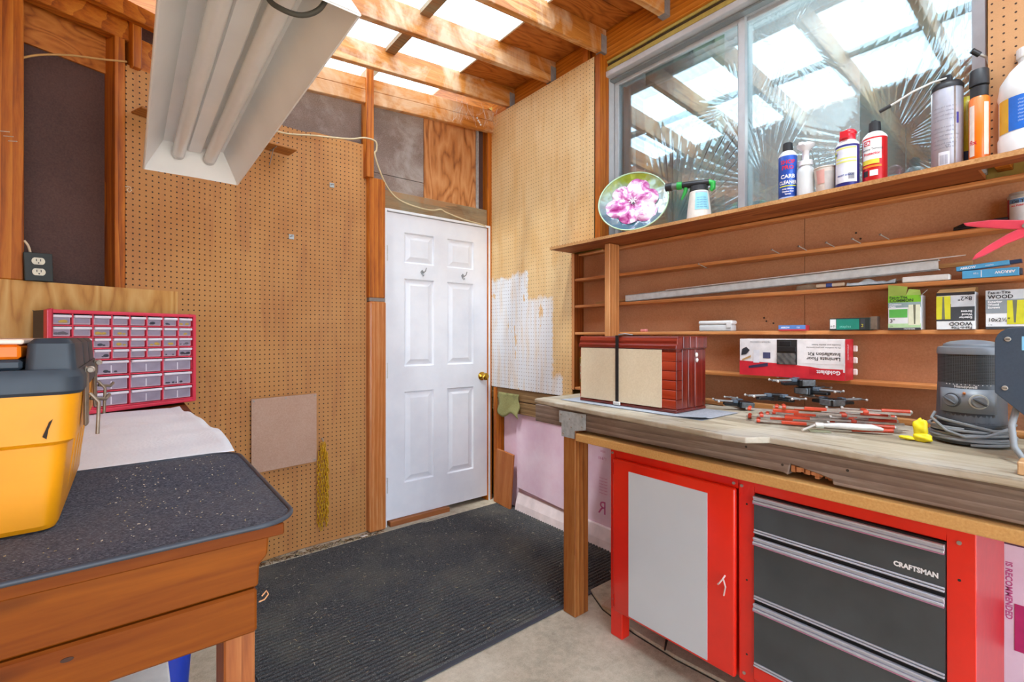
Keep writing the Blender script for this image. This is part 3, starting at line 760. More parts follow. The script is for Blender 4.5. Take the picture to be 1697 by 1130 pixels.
for y, z in ((-2.33, 1.665), (-2.345, 1.64), (-1.98, 1.34), (-1.99, 1.325), (-2.02, 1.315)):
    P().cyl((0.0795, y, z), (0.0812, y, z), 0.004, n=8).xf(L).done('knot_hole', DARK_GAP, rk)

# top shelf board under the window
W_TOPB = wood('topshelf', '#6c3012', '#965023', '#b5713c', axis='Y', rough=0.6)
sb = thing('window_shelf', 'long plywood shelf board running under the window, crowded with spray cans', 'shelf', (-0.07, -2.0, 1.773))
L = Matrix.Translation((0.07, 2.0, -1.773))
P().prism([(-0.188, -0.857), (-0.002, -0.857), (-0.002, -1.086), (0.056, -1.086), (0.056, -2.70), (-0.102, -2.70), (-0.102, -3.3), (-0.188, -3.3)], 1.773, 1.788).xf(L).done('board', W_TOPB, sb)
P().box(-0.1905, -0.1885, -3.3, -0.857, 1.773, 1.788).xf(L).done('raw_edge', mat_hardboard('raw_edge', '#a8743f', '#d0a06a'), sb)
ST = 1.789

# ------------------------------------------------------------------ cans and bottles on the top shelf
def patch(parent, r, a0, a1, z0, z1, mat, name='label', n=14):
    p = P(); p.grid(n, 1, lambda u, v: (r * math.cos(a0 + (a1 - a0) * u), r * math.sin(a0 + (a1 - a0) * u), z0 + (z1 - z0) * v))
    return p.done(name, mat, parent, smooth=60)
def ctext(s, size, mat, parent, r, a0, z, **kw):
    return text(s, size, mat, parent, lambda x, y: Vector((r * math.cos(a0 + x / r), r * math.sin(a0 + x / r), z + y)), **kw)
INK = plain('#26282c', 0.5); INKW = plain('#f2f3f4', 0.5); INKR = plain('#d8233a', 0.5); INKY = plain('#d9e02c', 0.5); INKB = plain('#2a4ea0', 0.5)
BLUE = plain('#2f5fc8', 0.3, 0.3, 0.06, coat=0.3)
CAPB = plain('#26282b', 0.45)
def can_body(t, r, h, mat, dome=WHITE_P, n=36):
    b = P().lathe([(r * 0.9, 0), (r, 0.004), (r, h), (r * 0.985, h + 0.002)], n).done('can', mat, t, smooth=40)
    P().lathe([(r * 1.01, h), (r * 1.01, h + 0.003), (r * 0.92, h + 0.010), (r * 0.62, h + 0.022), (r * 0.5, h + 0.024)], n).done('shoulder', dome, t, smooth=40)
    return b

# blue carburettor cleaner
loc = (-0.10, -2.15, ST); a = facing(loc)
t = thing('spray_can', 'blue carb cleaner spray can with a black cap on the window shelf', 'spray can', loc)
can_body(t, 0.033, 0.183, BLUE)
P().cyl((0, 0, 0.205), (0, 0, 0.240), 0.0185, 0.017, n=24).done('cap', CAPB, t, bev=0.002)
for s, sz, z, m, w in (('SHOP', 0.021, 0.150, INKR, 1.0), ('PRO', 0.021, 0.128, INKR, 1.1), ('CARB', 0.021, 0.093, INKW, 1.0), ('CLEANER', 0.019, 0.070, INKW, 0.85), ('Highly Effective', 0.0078, 0.048, INKW, 0.9), ('Dissolves Gum', 0.0078, 0.038, INKW, 0.9), ('Varnish', 0.0078, 0.028, INKW, 0.9)):
    ctext(s, sz, m, t, 0.0336, a, z, bold=0.03, squash=w, align='CENTER')
patch(t, 0.0335, a - 1.0, a + 1.0, 0.060, 0.064, INKY, 'stripe')
patch(t, 0.0335, a - 1.1, a + 1.1, 0.006, 0.020, plain('#a9c4ee', 0.4), 'stripe')

# white pump bottle
loc = (-0.10, -2.215, ST)
t = thing('pump_bottle', 'empty translucent white pump bottle between the blue can and paper cup', 'bottle', loc)
CLOUD = plain('#e6eaea', 0.35, 0, 0.02, Transmission_Weight=0.25)
P().lathe([(0.026, 0), (0.030, 0.004), (0.030, 0.105), (0.027, 0.118), (0.020, 0.128), (0.020, 0.138)], 32).done('bottle', CLOUD, t, smooth=40)
P().lathe([(0.024, 0.132), (0.024, 0.150), (0.012, 0.154), (0.012, 0.190), (0.014, 0.195)], 28).done('pump_collar', WHITE_P, t, smooth=40)
p = P().lathe([(0.013, 0.190), (0.030, 0.206), (0.031, 0.214), (0.022, 0.218)], 28, sx=1.0); p.box(-0.048, -0.02, -0.008, 0.008, 0.203, 0.213); p.done('pump_head', WHITE_P, t, smooth=40)

# paper cup
loc = (-0.105, -2.285, ST); a = facing(loc)
t = thing('paper_cup', 'small stained paper cup beside the spray can with the red cap', 'cup', loc)
P().lathe([(0.028, 0.0), (0.0375, 0.100), (0.0355, 0.100), (0.027, 0.004)], 32, caps=False).done('cup', plain('#d9cfc4', 0.7, 0, 0.08, scale=25), t, smooth=50)
tor = [(0.0378 * math.cos(q * PI / 12), 0.0378 * math.sin(q * PI / 12), 0.101) for q in range(24)]
P().tube(tor, 0.0022, 6, closed=True).done('rim', plain('#e6ded4', 0.6), t, smooth=60)
p = P().grid(12, 1, lambda u, v: ((0.0288 + 0.0072 * v + 0.001) * math.cos(a - 0.1 + 0.9 * u), (0.0288 + 0.0072 * v + 0.001) * math.sin(a - 0.1 + 0.9 * u), 0.008 + 0.075 * v)).done('label', plain('#c2bdb8', 0.7), t, smooth=60)
P().grid(12, 1, lambda u, v: ((0.0318 + 0.005 * v + 0.001) * math.cos(a - 0.9 + 0.8 * u), (0.0318 + 0.005 * v + 0.001) * math.sin(a - 0.9 + 0.8 * u), 0.04 + 0.05 * v)).done('label', plain('#d9a59c', 0.7), t, smooth=60)

# multi-use spray with red top
loc = (-0.115, -2.358, ST); a = facing(loc)
t = thing('spray_can', 'white labelled spray can with a red straw cap on the window shelf', 'spray can', loc)
can_body(t, 0.0365, 0.158, plain('#2b2f7d', 0.35, 0.2, 0.05))
patch(t, 0.0371, a - 1.25, a + 0.85, 0.022, 0.150, plain('#dfe3ee', 0.5), 'label')
for z in (0.142, 0.105, 0.093): patch(t, 0.0375, a - 1.1, a + 0.8, z, z + 0.006, plain('#dfe07a', 0.5), 'stripe')
patch(t, 0.0378, a - 1.3, a - 1.02, 0.118, 0.138, plain('#d9df2a', 0.5), 'logo_shield')
ctext('W', 0.016, INKB, t, 0.0381, a - 1.26, 0.121, bold=0.03)
ctext('SMART STRAW', 0.008, INKB, t, 0.0377, a - 0.9, 0.045, bold=0.03)
for q in range(9): patch(t, 0.0377, a + 0.10 + q * 0.055, a + 0.125 + q * 0.055, 0.032, 0.055, INK, 'barcode_bar', 1)
p = P().lathe([(0.023, 0.176), (0.025, 0.180), (0.025, 0.196), (0.020, 0.204)], 24)
p.sphere((0.004, -0.004, 0.206), 0.022, 14, 8, (1.15, 1.1, 0.75))
p.box(-0.040, -0.005, -0.010, 0.012, 0.182, 0.206)
p.done('straw_cap', plain('#d3202f', 0.35, coat=0.3), t, smooth=50, bev=0.0)

# red terminal protector
loc = (-0.095, -2.435, ST); a = facing(loc)
t = thing('spray_can', 'red battery terminal protector spray can with a tall black cap', 'spray can', loc)
can_body(t, 0.036, 0.166, plain('#cf1f22', 0.32, 0.2, 0.04, coat=0.3))
patch(t, 0.0366, a - 1.15, a + 0.55, 0.088, 0.160, plain('#eef0ee', 0.5), 'label')
patch(t, 0.0368, a - 1.15, a + 0.35, 0.072, 0.088, plain('#e8d648', 0.5), 'stripe')
patch(t, 0.0368, a - 1.15, a + 0.55, 0.060, 0.067, plain('#f08a24', 0.5), 'stripe')
patch(t, 0.0370, a - 0.95, a - 0.35, 0.138, 0.155, INKR, 'logo_plate'); ctext('CRC', 0.0145, INKW, t, 0.0373, a - 0.88, 0.141, bold=0.04)
ctext('Battery Terminal', 0.0105, INK, t, 0.0371, a - 1.1, 0.121, squash=0.9); ctext('Protector', 0.0135, INKR, t, 0.0371, a - 0.95, 0.104, bold=0.03, squash=0.95)
patch(t, 0.0369, a - 1.0, a - 0.55, 0.030, 0.050, INK, 'warning_plate'); patch(t, 0.0369, a - 0.4, a + 0.25, 0.030, 0.050, INKW, 'warning_plate')
p = P().cyl((0, 0, 0.188), (0, 0, 0.226), 0.0185, 0.017, n=24); p.box(-0.015, 0.012, -0.008, 0.008, 0.222, 0.230); p.done('cap', CAPB, t, bev=0.002)

# grey tyre inflator with its hose
loc = (-0.10, -2.628, ST); a = facing(loc)
t = thing('tire_inflator_can', 'tall grey tire inflator can with a thin clear hose sticking left', 'spray can', loc)
GREYL = plain('#b9bcc8', 0.4, 0.3, 0.04)
P().lathe([(0.036, 0), (0.039, 0.004), (0.039, 0.262), (0.038, 0.266)], 40).done('can', GREYL, t, smooth=40)
P().lathe([(0.0405, 0.258), (0.041, 0.268), (0.034, 0.280), (0.020, 0.286), (0.014, 0.286)], 40).done('black_top', CAPB, t, smooth=40)
p = P(); p.box(-0.016, 0.016, -0.012, 0.014, 0.284, 0.306); p.done('nozzle_head', CAPB, t, bev=0.003)
patch(t, 0.0394, a + 0.42, a + 0.55, 0.004, 0.258, plain('#8a7a70', 0.5, 0, 0.2), 'seam_strip'); patch(t, 0.0396, a + 0.6, a + 0.75, 0.14, 0.175, plain('#3b3690', 0.5), 'logo_plate')
INKG = plain('#8d90a0', 0.5)
for q in range(10):
    ctext(('inflates and seals flats', 'read entire label first', 'shake well before using', 'see directions on back')[q % 4], 0.0075, INKG, t, 0.0394, a - 0.95, 0.195 - q * 0.013 - (0.012 if q > 3 else 0), squash=0.95)
patch(t, 0.0394, a - 0.55, a + 0.15, 0.006, 0.055, plain('#dfe1e8', 0.5), 'label')
for q in range(8): patch(t, 0.0398, a - 0.45 + q * 0.065, a - 0.42 + q * 0.065, 0.015, 0.045, INKG, 'barcode_bar', 1)
tri = [(math.cos(q) * 0.006, math.sin(q) * 0.006) for q in (0.52, 2.62, 4.71)]
P().tube([Vector((0.0396 * math.cos(a + 0.02 + x / 0.039), 0.0396 * math.sin(a + 0.02 + x / 0.039), 0.072 + y)) for x, y in tri], 0.0007, 5, closed=True).done('recycling_mark', INKG, t)
HOSE = plain('#d6d8d4', 0.3, 0, 0.03)
P().tube([(-0.014, 0.0, 0.296), (-0.04, 0.03, 0.286), (-0.06, 0.075, 0.268), (-0.068, 0.115, 0.247), (-0.072, 0.135, 0.238)], 0.0032, 8).done('hose', HOSE, t, smooth=60)
P().cyl((-0.071, 0.130, 0.240), (-0.076, 0.160, 0.228), 0.006, n=12).done('hose_end', CAPB, t)

# orange sealant bottle with hose
loc = (-0.118, -2.705, ST); a = facing(loc)
t = thing('sealant_can', 'slim orange sealant can with black head and a curved clear hose', 'spray can', loc)
ORG = plain('#f57a12', 0.35, 0, 0.03, coat=0.3)
P().lathe([(0.022, 0), (0.024, 0.004), (0.024, 0.196), (0.019, 0.204)], 32).done('can', ORG, t, smooth=40)
P().lathe([(0.021, 0.202), (0.0215, 0.232), (0.017, 0.236), (0.023, 0.238), (0.0225, 0.282), (0.020, 0.286)], 28).done('black_head', CAPB, t, smooth=35)
patch(t, 0.0244, a - 1.1, a - 0.45, 0.02, 0.175, plain('#f4e6dc', 0.5), 'label'); patch(t, 0.0246, a + 0.45, a + 1.0, 0.02, 0.18, plain('#e8e2d0', 0.5), 'label')
ctext('fix', 0.02, INKR, t, 0.0248, a - 1.0, 0.055, bold=0.02)
P().tube([(0.02, -0.012, 0.262), (0.036, -0.016, 0.278), (0.043, -0.020, 0.306), (0.038, -0.012, 0.335), (0.024, 0.006, 0.350)], 0.0042, 8).done('hose', HOSE, t, smooth=60)
P().cyl((0.027, 0.003, 0.346), (0.012, 0.018, 0.360), 0.008, n=12).done('hose_end', CAPB, t)
# yellow can behind the orange one
loc = (-0.045, -2.668, ST)
t = thing('aerosol_can', 'yellow can half hidden behind the orange sealant can', 'spray can', loc); a = facing(loc)
P().lathe([(0.026, 0), (0.028, 0.004), (0.028, 0.215), (0.018, 0.228), (0.012, 0.240)], 28).done('can', plain('#dccb2a', 0.4), t, smooth=40)
patch(t, 0.0284, a - 1, a + 1, 0.03, 0.06, plain('#24365a', 0.5), 'label')
# cream plastic clip handle
t = thing('plastic_clip', 'cream plastic clip standing between the yellow can and the white jug', 'clip', (-0.06, -2.722, ST))
p = P(); p.prism([(-0.012, 0), (0.012, 0), (0.008, 0.13), (0.004, 0.15), (-0.004, 0.15), (-0.008, 0.13)], -0.006, 0.006, 'X'); p.done('arm', plain('#ddd8bf', 0.45), t, bev=0.003, seg=2)
p = P(); p.prism([(-0.024, 0), (-0.014, 0), (-0.009, 0.12), (-0.011, 0.13)], -0.005, 0.005, 'X'); p.done('arm', plain('#d2cdb2', 0.45), t, bev=0.002)
P().cyl((-0.0075, 0.0, 0.138), (-0.0055, 0.0, 0.138), 0.0035, n=10).done('pivot', SCREW, t)

# big white jug with blue label
loc = (-0.168, -2.808, ST); a = facing(loc)
t = thing('jug', 'large white plastic jug with a blue label at the end of the shelf', 'jug', (loc[0] + 0.06, loc[1], loc[2]))
JUG = plain('#e9eef0', 0.35, 0, 0.02)
P().lathe([(0.055, 0), (0.064, 0.006), (0.065, 0.05), (0.062, 0.06), (0.062, 0.165), (0.065, 0.175), (0.060, 0.215), (0.040, 0.250), (0.022, 0.27), (0.022, 0.285)], 40).done('body', JUG, t, smooth=40)
P().cyl((0, 0, 0.283), (0, 0, 0.312), 0.026, n=24).done('cap', plain('#f2f4f5', 0.4), t, bev=0.002)
patch(t, 0.0626, a - 0.7, a + 1.3, 0.064, 0.162, plain('#1f6fd6', 0.4), 'label', 20)
patch(t, 0.0626, a - 1.25, a - 0.7, 0.064, 0.162, plain('#e0b02c', 0.4), 'label', 10)
for q in range(7): ctext('cleaning tips and directions', 0.0085, plain('#bcd6f4', 0.5), t, 0.0631, a - 0.35, 0.146 - q * 0.010, squash=0.8)

# hose-end sprayer
loc = (-0.095, -1.765, ST); a = facing(loc)
t = thing('garden_sprayer', 'green and black trigger garden sprayer on a white tapered bottle', 'sprayer', loc, (0, 0, 0))
P().lathe([(0.052, 0), (0.055, 0.004), (0.050, 0.06), (0.041, 0.13), (0.040, 0.136)], 36).done('bottle', plain('#ddd9cf', 0.45), t, smooth=40)
p = P().grid(14, 1, lambda u, v: ((0.0515 - 0.0095 * v + 0.0008) * math.cos(a - 0.35 + 1.3 * u), (0.0515 - 0.0095 * v + 0.0008) * math.sin(a - 0.35 + 1.3 * u), 0.045 + 0.085 * v)); p.done('label', plain('#8fd0dc', 0.5), t, smooth=60)
p = P().grid(14, 1, lambda u, v: ((0.0428 - 0.001 * v + 0.0014) * math.cos(a - 0.3 + 1.2 * u), (0.0428 - 0.001 * v + 0.0014) * math.sin(a - 0.3 + 1.2 * u), 0.115 + 0.012 * v)); p.done('label', plain('#e39aa8', 0.5), t, smooth=60)
for q in range(5): text('mix with water', 0.0075, INKB, t, (lambda z: (lambda x, y: Vector(((0.052 - 0.11 * (z + y - 0.045) + 0.0018) * math.cos(a - 0.2 + x / 0.05), (0.052 - 0.11 * (z + y - 0.045) + 0.0018) * math.sin(a - 0.2 + x / 0.05), z + y))))(0.098 - q * 0.011))
P().cyl((0, 0, 0.136), (0, 0, 0.162), 0.0415, 0.039, n=32).done('lid', CAPB, t, bev=0.003)
GRN = plain('#2fae4a', 0.4)
dv = Vector((-0.35, 1, 0)).normalized()   # barrel points left along the shelf
p = P(); p.tube([-dv * 0.045 + Vector((0, 0, 0.174)), dv * 0.05 + Vector((0, 0, 0.178)), dv * 0.085 + Vector((0, 0, 0.180))], [0.015, 0.0165, 0.013], 14); p.done('barrel', CAPB, t, smooth=50)
P().tube([dv * 0.075 + Vector((0, 0, 0.179)), dv * 0.098 + Vector((0, 0, 0.180))], 0.0185, 16).done('green_ring', GRN, t, smooth=50)
P().tube([dv * 0.096 + Vector((0, 0, 0.180)), dv * 0.125 + Vector((0, 0, 0.181))], 0.015, 16).done('nozzle', plain('#6e7470', 0.4), t, smooth=50)
P().tube([dv * 0.122 + Vector((0, 0, 0.181)), dv * 0.152 + Vector((0, 0, 0.181))], [0.0195, 0.0185], 16).done('nozzle_tip', CAPB, t, smooth=50)
P().tube([-dv * 0.040 + Vector((0, 0, 0.178)), -dv * 0.060 + Vector((0, 0, 0.168)), -dv * 0.060 + Vector((0, 0, 0.145)), -dv * 0.05 + Vector((0, 0, 0.135))], [0.012, 0.014, 0.012, 0.008], 10).done('handle', GRN, t, smooth=50)
P().tube([dv * 0.058 + Vector((0, 0, 0.165)), dv * 0.062 + Vector((0, 0, 0.145)), dv * 0.078 + Vector((0, 0, 0.112))], [0.010, 0.009, 0.004], 8).done('trigger', GRN, t, smooth=50)

# glass plate with a moulded pink flower
def mat_plate():
    t = NT('art_glass'); co = t.coord(); sx = t.node('SeparateXYZ'); t.set(sx.inputs[0], co)
    n1 = t.noise(co, 9, 5, 0.6, 0.8)
    g = t.math('ADD', t.math('MULTIPLY', sx.outputs[1], 2.2), t.math('MULTIPLY', n1, 0.6))
    col = t.ramp(g, [(0.0, hexc('#4fa5c4')), (0.25, hexc('#bfe2ea')), (0.45, hexc('#b9dfc4')), (0.62, hexc('#c3dc3c'))])
    return t.bsdf(col, 0.08, bump=n1, bstr=0.6, bdist=0.004, coat=0.5, Transmission_Weight=0.55, Alpha=0.85)
def mat_petal():
    t = NT('pink_glass'); co = t.coord(); n1 = t.noise(co, 16, 4, 0.6, 0.9)
    col = t.ramp(n1, [(0.34, hexc('#a5307f')), (0.47, hexc('#cf78b4')), (0.58, hexc('#efe0ec'))])
    return t.bsdf(col, 0.12, bump=n1, bstr=0.6, bdist=0.004, coat=0.5)
loc = (-0.055, -1.365, ST + 0.1735)
t = thing('glass_plate', 'round iridescent glass plate with a moulded pink flower leaning on the window', 'plate', loc, (0, 0, 0))
nrm = Vector((-0.78, -0.44, 0.34)).normalized(); uu = Vector((0, 0, 1)).cross(nrm).normalized(); vv = nrm.cross(uu)
MP = Matrix(((uu.x, vv.x, nrm.x, 0), (uu.y, vv.y, nrm.y, 0), (uu.z, vv.z, nrm.z, 0), (0, 0, 0, 1)))
t.rotation_euler = MP.to_euler()
R = 0.180
P().grid(72, 14, lambda u, v: (R * (0.02 + 0.98 * v) * math.cos(2 * PI * u), R * (0.02 + 0.98 * v) * math.sin(2 * PI * u), 0.030 * v ** 3 + 0.0018 * math.sin(24 * PI * u + 6 * v) * v)).done('dish', mat_plate(), t, smooth=80)
PETAL = mat_petal()
for k in range(6):
    a0 = k * PI / 3 + 0.3
    def pet(u, v, a0=a0, k=k):
        w = (0.44 + 0.28 * math.sin(PI * min(1, v * 0.95)) ) * (u - 0.5) * 2
        r = (0.012 + (0.122 + 0.016 * (k % 2)) * v) * (1 - 0.16 * (2 * u - 1) ** 2)
        h = 0.010 + 0.016 * math.sin(PI * v) - 0.010 * (2 * u - 1) ** 2 + 0.004 * math.sin(9 * u + 7 * v)
        return (r * math.cos(a0 + w), r * math.sin(a0 + w), h + 0.008)
    P().grid(10, 10, pet).done('petal', PETAL, t, smooth=80)
for k in range(7):
    q = k * 2 * PI / 7; P().tube([(0, 0, 0.018), (0.012 * math.cos(q), 0.012 * math.sin(q), 0.036), (0.022 * math.cos(q), 0.022 * math.sin(q), 0.036)], 0.003, 6).done('stamen', plain('#efe9ee', 0.15, coat=0.5), t, smooth=60)
P().tube([(R * math.cos(q * PI / 24), R * math.sin(q * PI / 24), 0.030) for q in range(48)], 0.004, 8, closed=True).done('rim', plain('#b6d8b0', 0.1, coat=0.5), t, smooth=60)
# ------------------------------------------------------------------ goods on the rack shelves
def rail_z(nm): return {'r2': 1.6115, 'r3': 1.4475, 'r4': 1.2805, 'r5': 1.0895}[nm]
def box_thing(name, label, cat, y0, y1, z0, z1, xf, xb, mat, bev=0.001, group=None):
    """carton whose front faces the room; returns the root and a printing helper (u = metres from its left edge)"""
    t = thing(name, label, cat, ((xf + xb) / 2, (y0 + y1) / 2, z0), group=group)
    hx, hy, h = (xb - xf) / 2, abs(y1 - y0) / 2, z1 - z0
    c = P().box(-hx, hx, -hy, hy, 0, h).done('carton', mat, t, bev=bev)
    k = [0]
    def panel(u0, u1, v0, v1, m, nm='printed_panel', poly=None):
        k[0] += 1; e = -hx - 0.0003 - 0.00012 * k[0]
        pp = P()
        if poly: pp.faces([(e, hy - u, v) for u, v in poly], [tuple(range(len(poly)))])
        else: pp.faces([(e, hy - u0, v0), (e, hy - u1, v0), (e, hy - u1, v1), (e, hy - u0, v1)], [(0, 1, 2, 3)])
        return pp.done(nm, m, t)
    def write(s, u, v, size, m, flip=False, **kw):
        k[0] += 1; e = -hx - 0.0003 - 0.00012 * k[0]
        if flip: return text(s, size, m, t, flatmap((e, hy - u, v), (0, 1, 0), (0, 0, -1)), **kw)
        return text(s, size, m, t, flatmap((e, hy - u, v), (0, -1, 0), (0, 0, 1)), **kw)
    return t, panel, write, hx, hy, h
PW = plain('#e4e6e6', 0.6, 0, 0.03); PG = plain('#8e9498', 0.6); PDK = plain('#3c4044', 0.6); PYL = plain('#d4cf2c', 0.6)
NAILG = plain('#7a7f6a', 0.5, 0.3)

# green box of common nails, flap open
R4 = rail_z('r4')
t, pn, wr, hx, hy, h = box_thing('nail_box', 'green box of common nails with its torn lid open, marked 3 inch', 'box', -2.454, -2.546, R4, 1.402, -0.012, 0.055, PW)
W = 2 * hy
pn(0, W, h - 0.024, h, plain('#7fc02a', 0.6)); pn(0, W, h - 0.042, h - 0.024, plain('#8ea5a6', 0.6)); pn(0.003, 0.055, h - 0.078, h - 0.048, plain('#5ab04e', 0.6)); pn(0, W, 0.008, 0.022, plain('#b8dca6', 0.6)); pn(0, W, 0, 0.007, PDK)
pn(0.058, 0.090, 0.016, 0.088, plain('#dfe2c4', 0.6)); pn(0, 0, 0, 0, NAILG, 'nail_picture', poly=[(0.073, 0.02), (0.077, 0.02), (0.078, 0.088), (0.071, 0.088)])
wr('Fas-n-Tite', 0.004, h - 0.010, 0.0125, INK, bold=0.02); wr('COMMON', 0.004, h - 0.022, 0.0145, plain('#3f5a2a', 0.6), bold=0.03)
wr('Common', 0.004, h - 0.034, 0.009, INKW, bold=0.03); wr('Nails', 0.004, h - 0.042, 0.009, INKW, bold=0.03); wr('3"', 0.005, 0.026, 0.018, INK, bold=0.01); wr('1 lb', 0.005, 0.0115, 0.006, INK); wr('FASTENERS', 0.045, 0.0012, 0.0062, INKW, bold=0.02)
p = P(); p.faces([(-hx, hy, h), (-hx, -hy * 0.1, h), (-hx - 0.008, -hy * 0.25, h + 0.030), (-hx - 0.01, hy * 0.95, h + 0.040)], [(0, 1, 2, 3)]); p.faces([(-hx, -hy * 0.1, h), (-hx, -hy, h), (-hx + 0.01, -hy * 0.9, h + 0.018), (-hx - 0.004, -hy * 0.3, h + 0.022)], [(0, 1, 2, 3)])
p.done('flap', plain('#9db552', 0.6), t)
P().tube([(-hx - 0.002, -hy * 0.95, h - 0.006), (-hx - 0.004, -hy * 1.4, h + 0.016)], 0.0014, 6).done('nail', SCREW, t)

# upside-down box of 8x2 screws
t, pn, wr, hx, hy, h = box_thing('screw_box', 'upside-down grey and yellow box of wood screws marked 8x2', 'box', -2.587, -2.682, R4, 1.404, -0.014, 0.055, PW)
W = 2 * hy
pn(0, W, 0.028, 0.085, PDK); pn(0.0, 0.036, 0.034, 0.112, PYL); pn(0, W, h - 0.010, h, INK); pn(0.037, W, 0.075, h - 0.012, plain('#c9ccce', 0.6))
pn(0, 0, 0, 0, NAILG, 'screw_picture', poly=[(0.014, 0.034), (0.022, 0.034), (0.020, 0.11), (0.016, 0.11)])
wr('WOOD', W - 0.006, 0.024, 0.0165, INK, True, bold=0.02); wr('Fas-n-Tite', W - 0.006, 0.0095, 0.0125, INK, True, bold=0.02)
wr('8x2"', W - 0.006, 0.108, 0.019, INK, True, bold=0.01); wr('Exterior', W - 0.006, 0.042, 0.0095, INKW, True, bold=0.03); wr('Wood', W - 0.006, 0.052, 0.0095, INKW, True, bold=0.03); wr('Screws', W - 0.006, 0.062, 0.0095, INKW, True, bold=0.03); wr('1 lb', W - 0.008, 0.116, 0.0065, INK, True)
p = P(); p.faces([(-hx, hy, h), (-hx, -hy, h), (-hx + 0.012, -hy * 1.02, h + 0.014), (-hx + 0.012, hy * 0.85, h + 0.012)], [(0, 1, 2, 3)]); p.faces([(hx, hy, h), (hx, -hy, h), (hx - 0.01, -hy, h + 0.018), (hx - 0.012, hy, h + 0.018)], [(0, 1, 2, 3)])
p.done('flap', plain('#b58d58', 0.7), t)

# 10x2 1/2 screws
t, pn, wr, hx, hy, h = box_thing('screw_box', 'upright silver box of exterior wood screws marked 10x2 1/2', 'box', -2.707, -2.81, R4, 1.404, -0.014, 0.055, PW)
W = 2 * hy
pn(0, W, h - 0.03, h, plain('#c3c8ca', 0.6)); pn(0.0, W, 0.05, h - 0.03, plain('#8b9398', 0.6)); pn(0.048, 0.085, 0.015, 0.09, PYL); pn(0, W, 0, 0.008, PDK)
pn(0, 0, 0, 0, NAILG, 'screw_picture', poly=[(0.063, 0.02), (0.067, 0.02), (0.070, 0.09), (0.060, 0.09)])
wr('Fas-n-Tite', 0.005, h - 0.012, 0.0125, INK, bold=0.02); wr('WOOD', 0.005, h - 0.027, 0.0165, INK, bold=0.02); wr('Exterior', 0.005, h - 0.040, 0.0095, INKW, bold=0.03); wr('Wood', 0.005, h - 0.049, 0.0095, INKW, bold=0.03); wr('Screws', 0.005, h - 0.058, 0.0095, INKW, bold=0.03)
wr('10x2½"', 0.005, 0.024, 0.0165, INK, bold=0.01, squash=0.95); wr('1 lb', 0.006, 0.0115, 0.0065, INK)

# green staple box
t, pn, wr, hx, hy, h = box_thing('staple_box', 'small teal and black box of staples lying on its side', 'box', -2.268, -2.40, R4, 1.327, -0.012, 0.03, plain('#26302e', 0.5))
W = 2 * hy
pn(0.002, 0.022, 0.006, h - 0.004, PW); pn(0.024, 0.098, 0.003, h - 0.004, plain('#1d8a76', 0.5)); pn(0.102, 0.116, 0.004, h - 0.004, PDK)
wr('6-D', 0.004, 0.012, 0.010, INK, bold=0.02); wr('staples', 0.034, 0.010, 0.014, plain('#7fd0c0', 0.5)); wr('2', 0.104, 0.012, 0.016, PYL)
P().box(-hx + 0.004, hx, -hy - 0.020, -hy, 0.002, h + 0.004).done('staple_strip', plain('#9a9288', 0.35, 0.6, 0.15), t)
# small blue box
t, pn, wr, hx, hy, h = box_thing('blade_box', 'small flat blue box with white lettering on a rack shelf', 'box', -2.079, -2.183, R4, 1.303, -0.012, 0.03, plain('#c83a44', 0.5))
pn(0.0, 2 * hy, 0.006, h, plain('#5a86c8', 0.5)); wr('ARROW', 0.010, 0.010, 0.009, INKW, bold=0.03); wr('T50', 0.07, 0.010, 0.008, INKW)
# frosted plastic box
t = thing('plastic_box', 'frosted white plastic box with rounded lid standing on a rack shelf', 'box', (0.02, -1.79, R4))
P().box(-0.025, 0.025, -0.082, 0.078, 0, 0.030).done('tub', plain('#cfd3d4', 0.3, 0, 0.02), t, bev=0.006, seg=3, smooth=40)
P().box(-0.027, 0.027, -0.085, 0.081, 0.0305, 0.050).done('lid', plain('#e3e6e6', 0.3, 0, 0.02), t, bev=0.008, seg=3, smooth=40)
P().box(-0.030, -0.027, -0.084, -0.060, 0.016, 0.036).done('clasp', plain('#dfe2e2', 0.3), t, bev=0.001)
# pink eraser
tag(P().box(-0.012, 0.012, -0.018, 0.018, 0, 0.014).done('eraser', plain('#e08f8c', 0.7), bev=0.003, loc=(0.03, -1.372, R4)), 'tiny pink eraser block on the shelf above the wooden chest', 'eraser')

# long galvanised channel leaning along the third shelf
R3 = rail_z('r3')
t = thing('metal_channel', 'long galvanised metal channel lying along a rack shelf', 'metal bar', (0.018, -1.93, 0))
ang = math.atan2(1.503 - 1.466, 1.318)
MB_ = Matrix.Translation((0, 0, 1.4845)) @ Matrix.Rotation(-ang, 4, 'X')
p = P(); p.box(-0.019, -0.016, -0.66, 0.66, -0.017, 0.017, m=MB_); p.box(-0.019, 0.014, -0.66, 0.66, 0.015, 0.018, m=MB_); p.box(-0.019, 0.014, -0.66, 0.66, -0.018, -0.015, m=MB_)
p.done('channel', plain('#cdd3d3', 0.45, 0.2, 0.08, scale=40), t)
p = P(); p.box(-0.026, -0.022, -0.73, 0.40, 0.019, 0.022, m=MB_); p.done('thin_rod', plain('#d7d8d4', 0.4, 0.3), t)
p = P(); p.box(0.016, 0.026, -0.74, 0.91, -0.0105, 0.004, m=MB_); p.done('wood_strip', wood('thinstrip', '#8a5a2c', '#b98a55', '#d0aa78', axis='Y'), t)
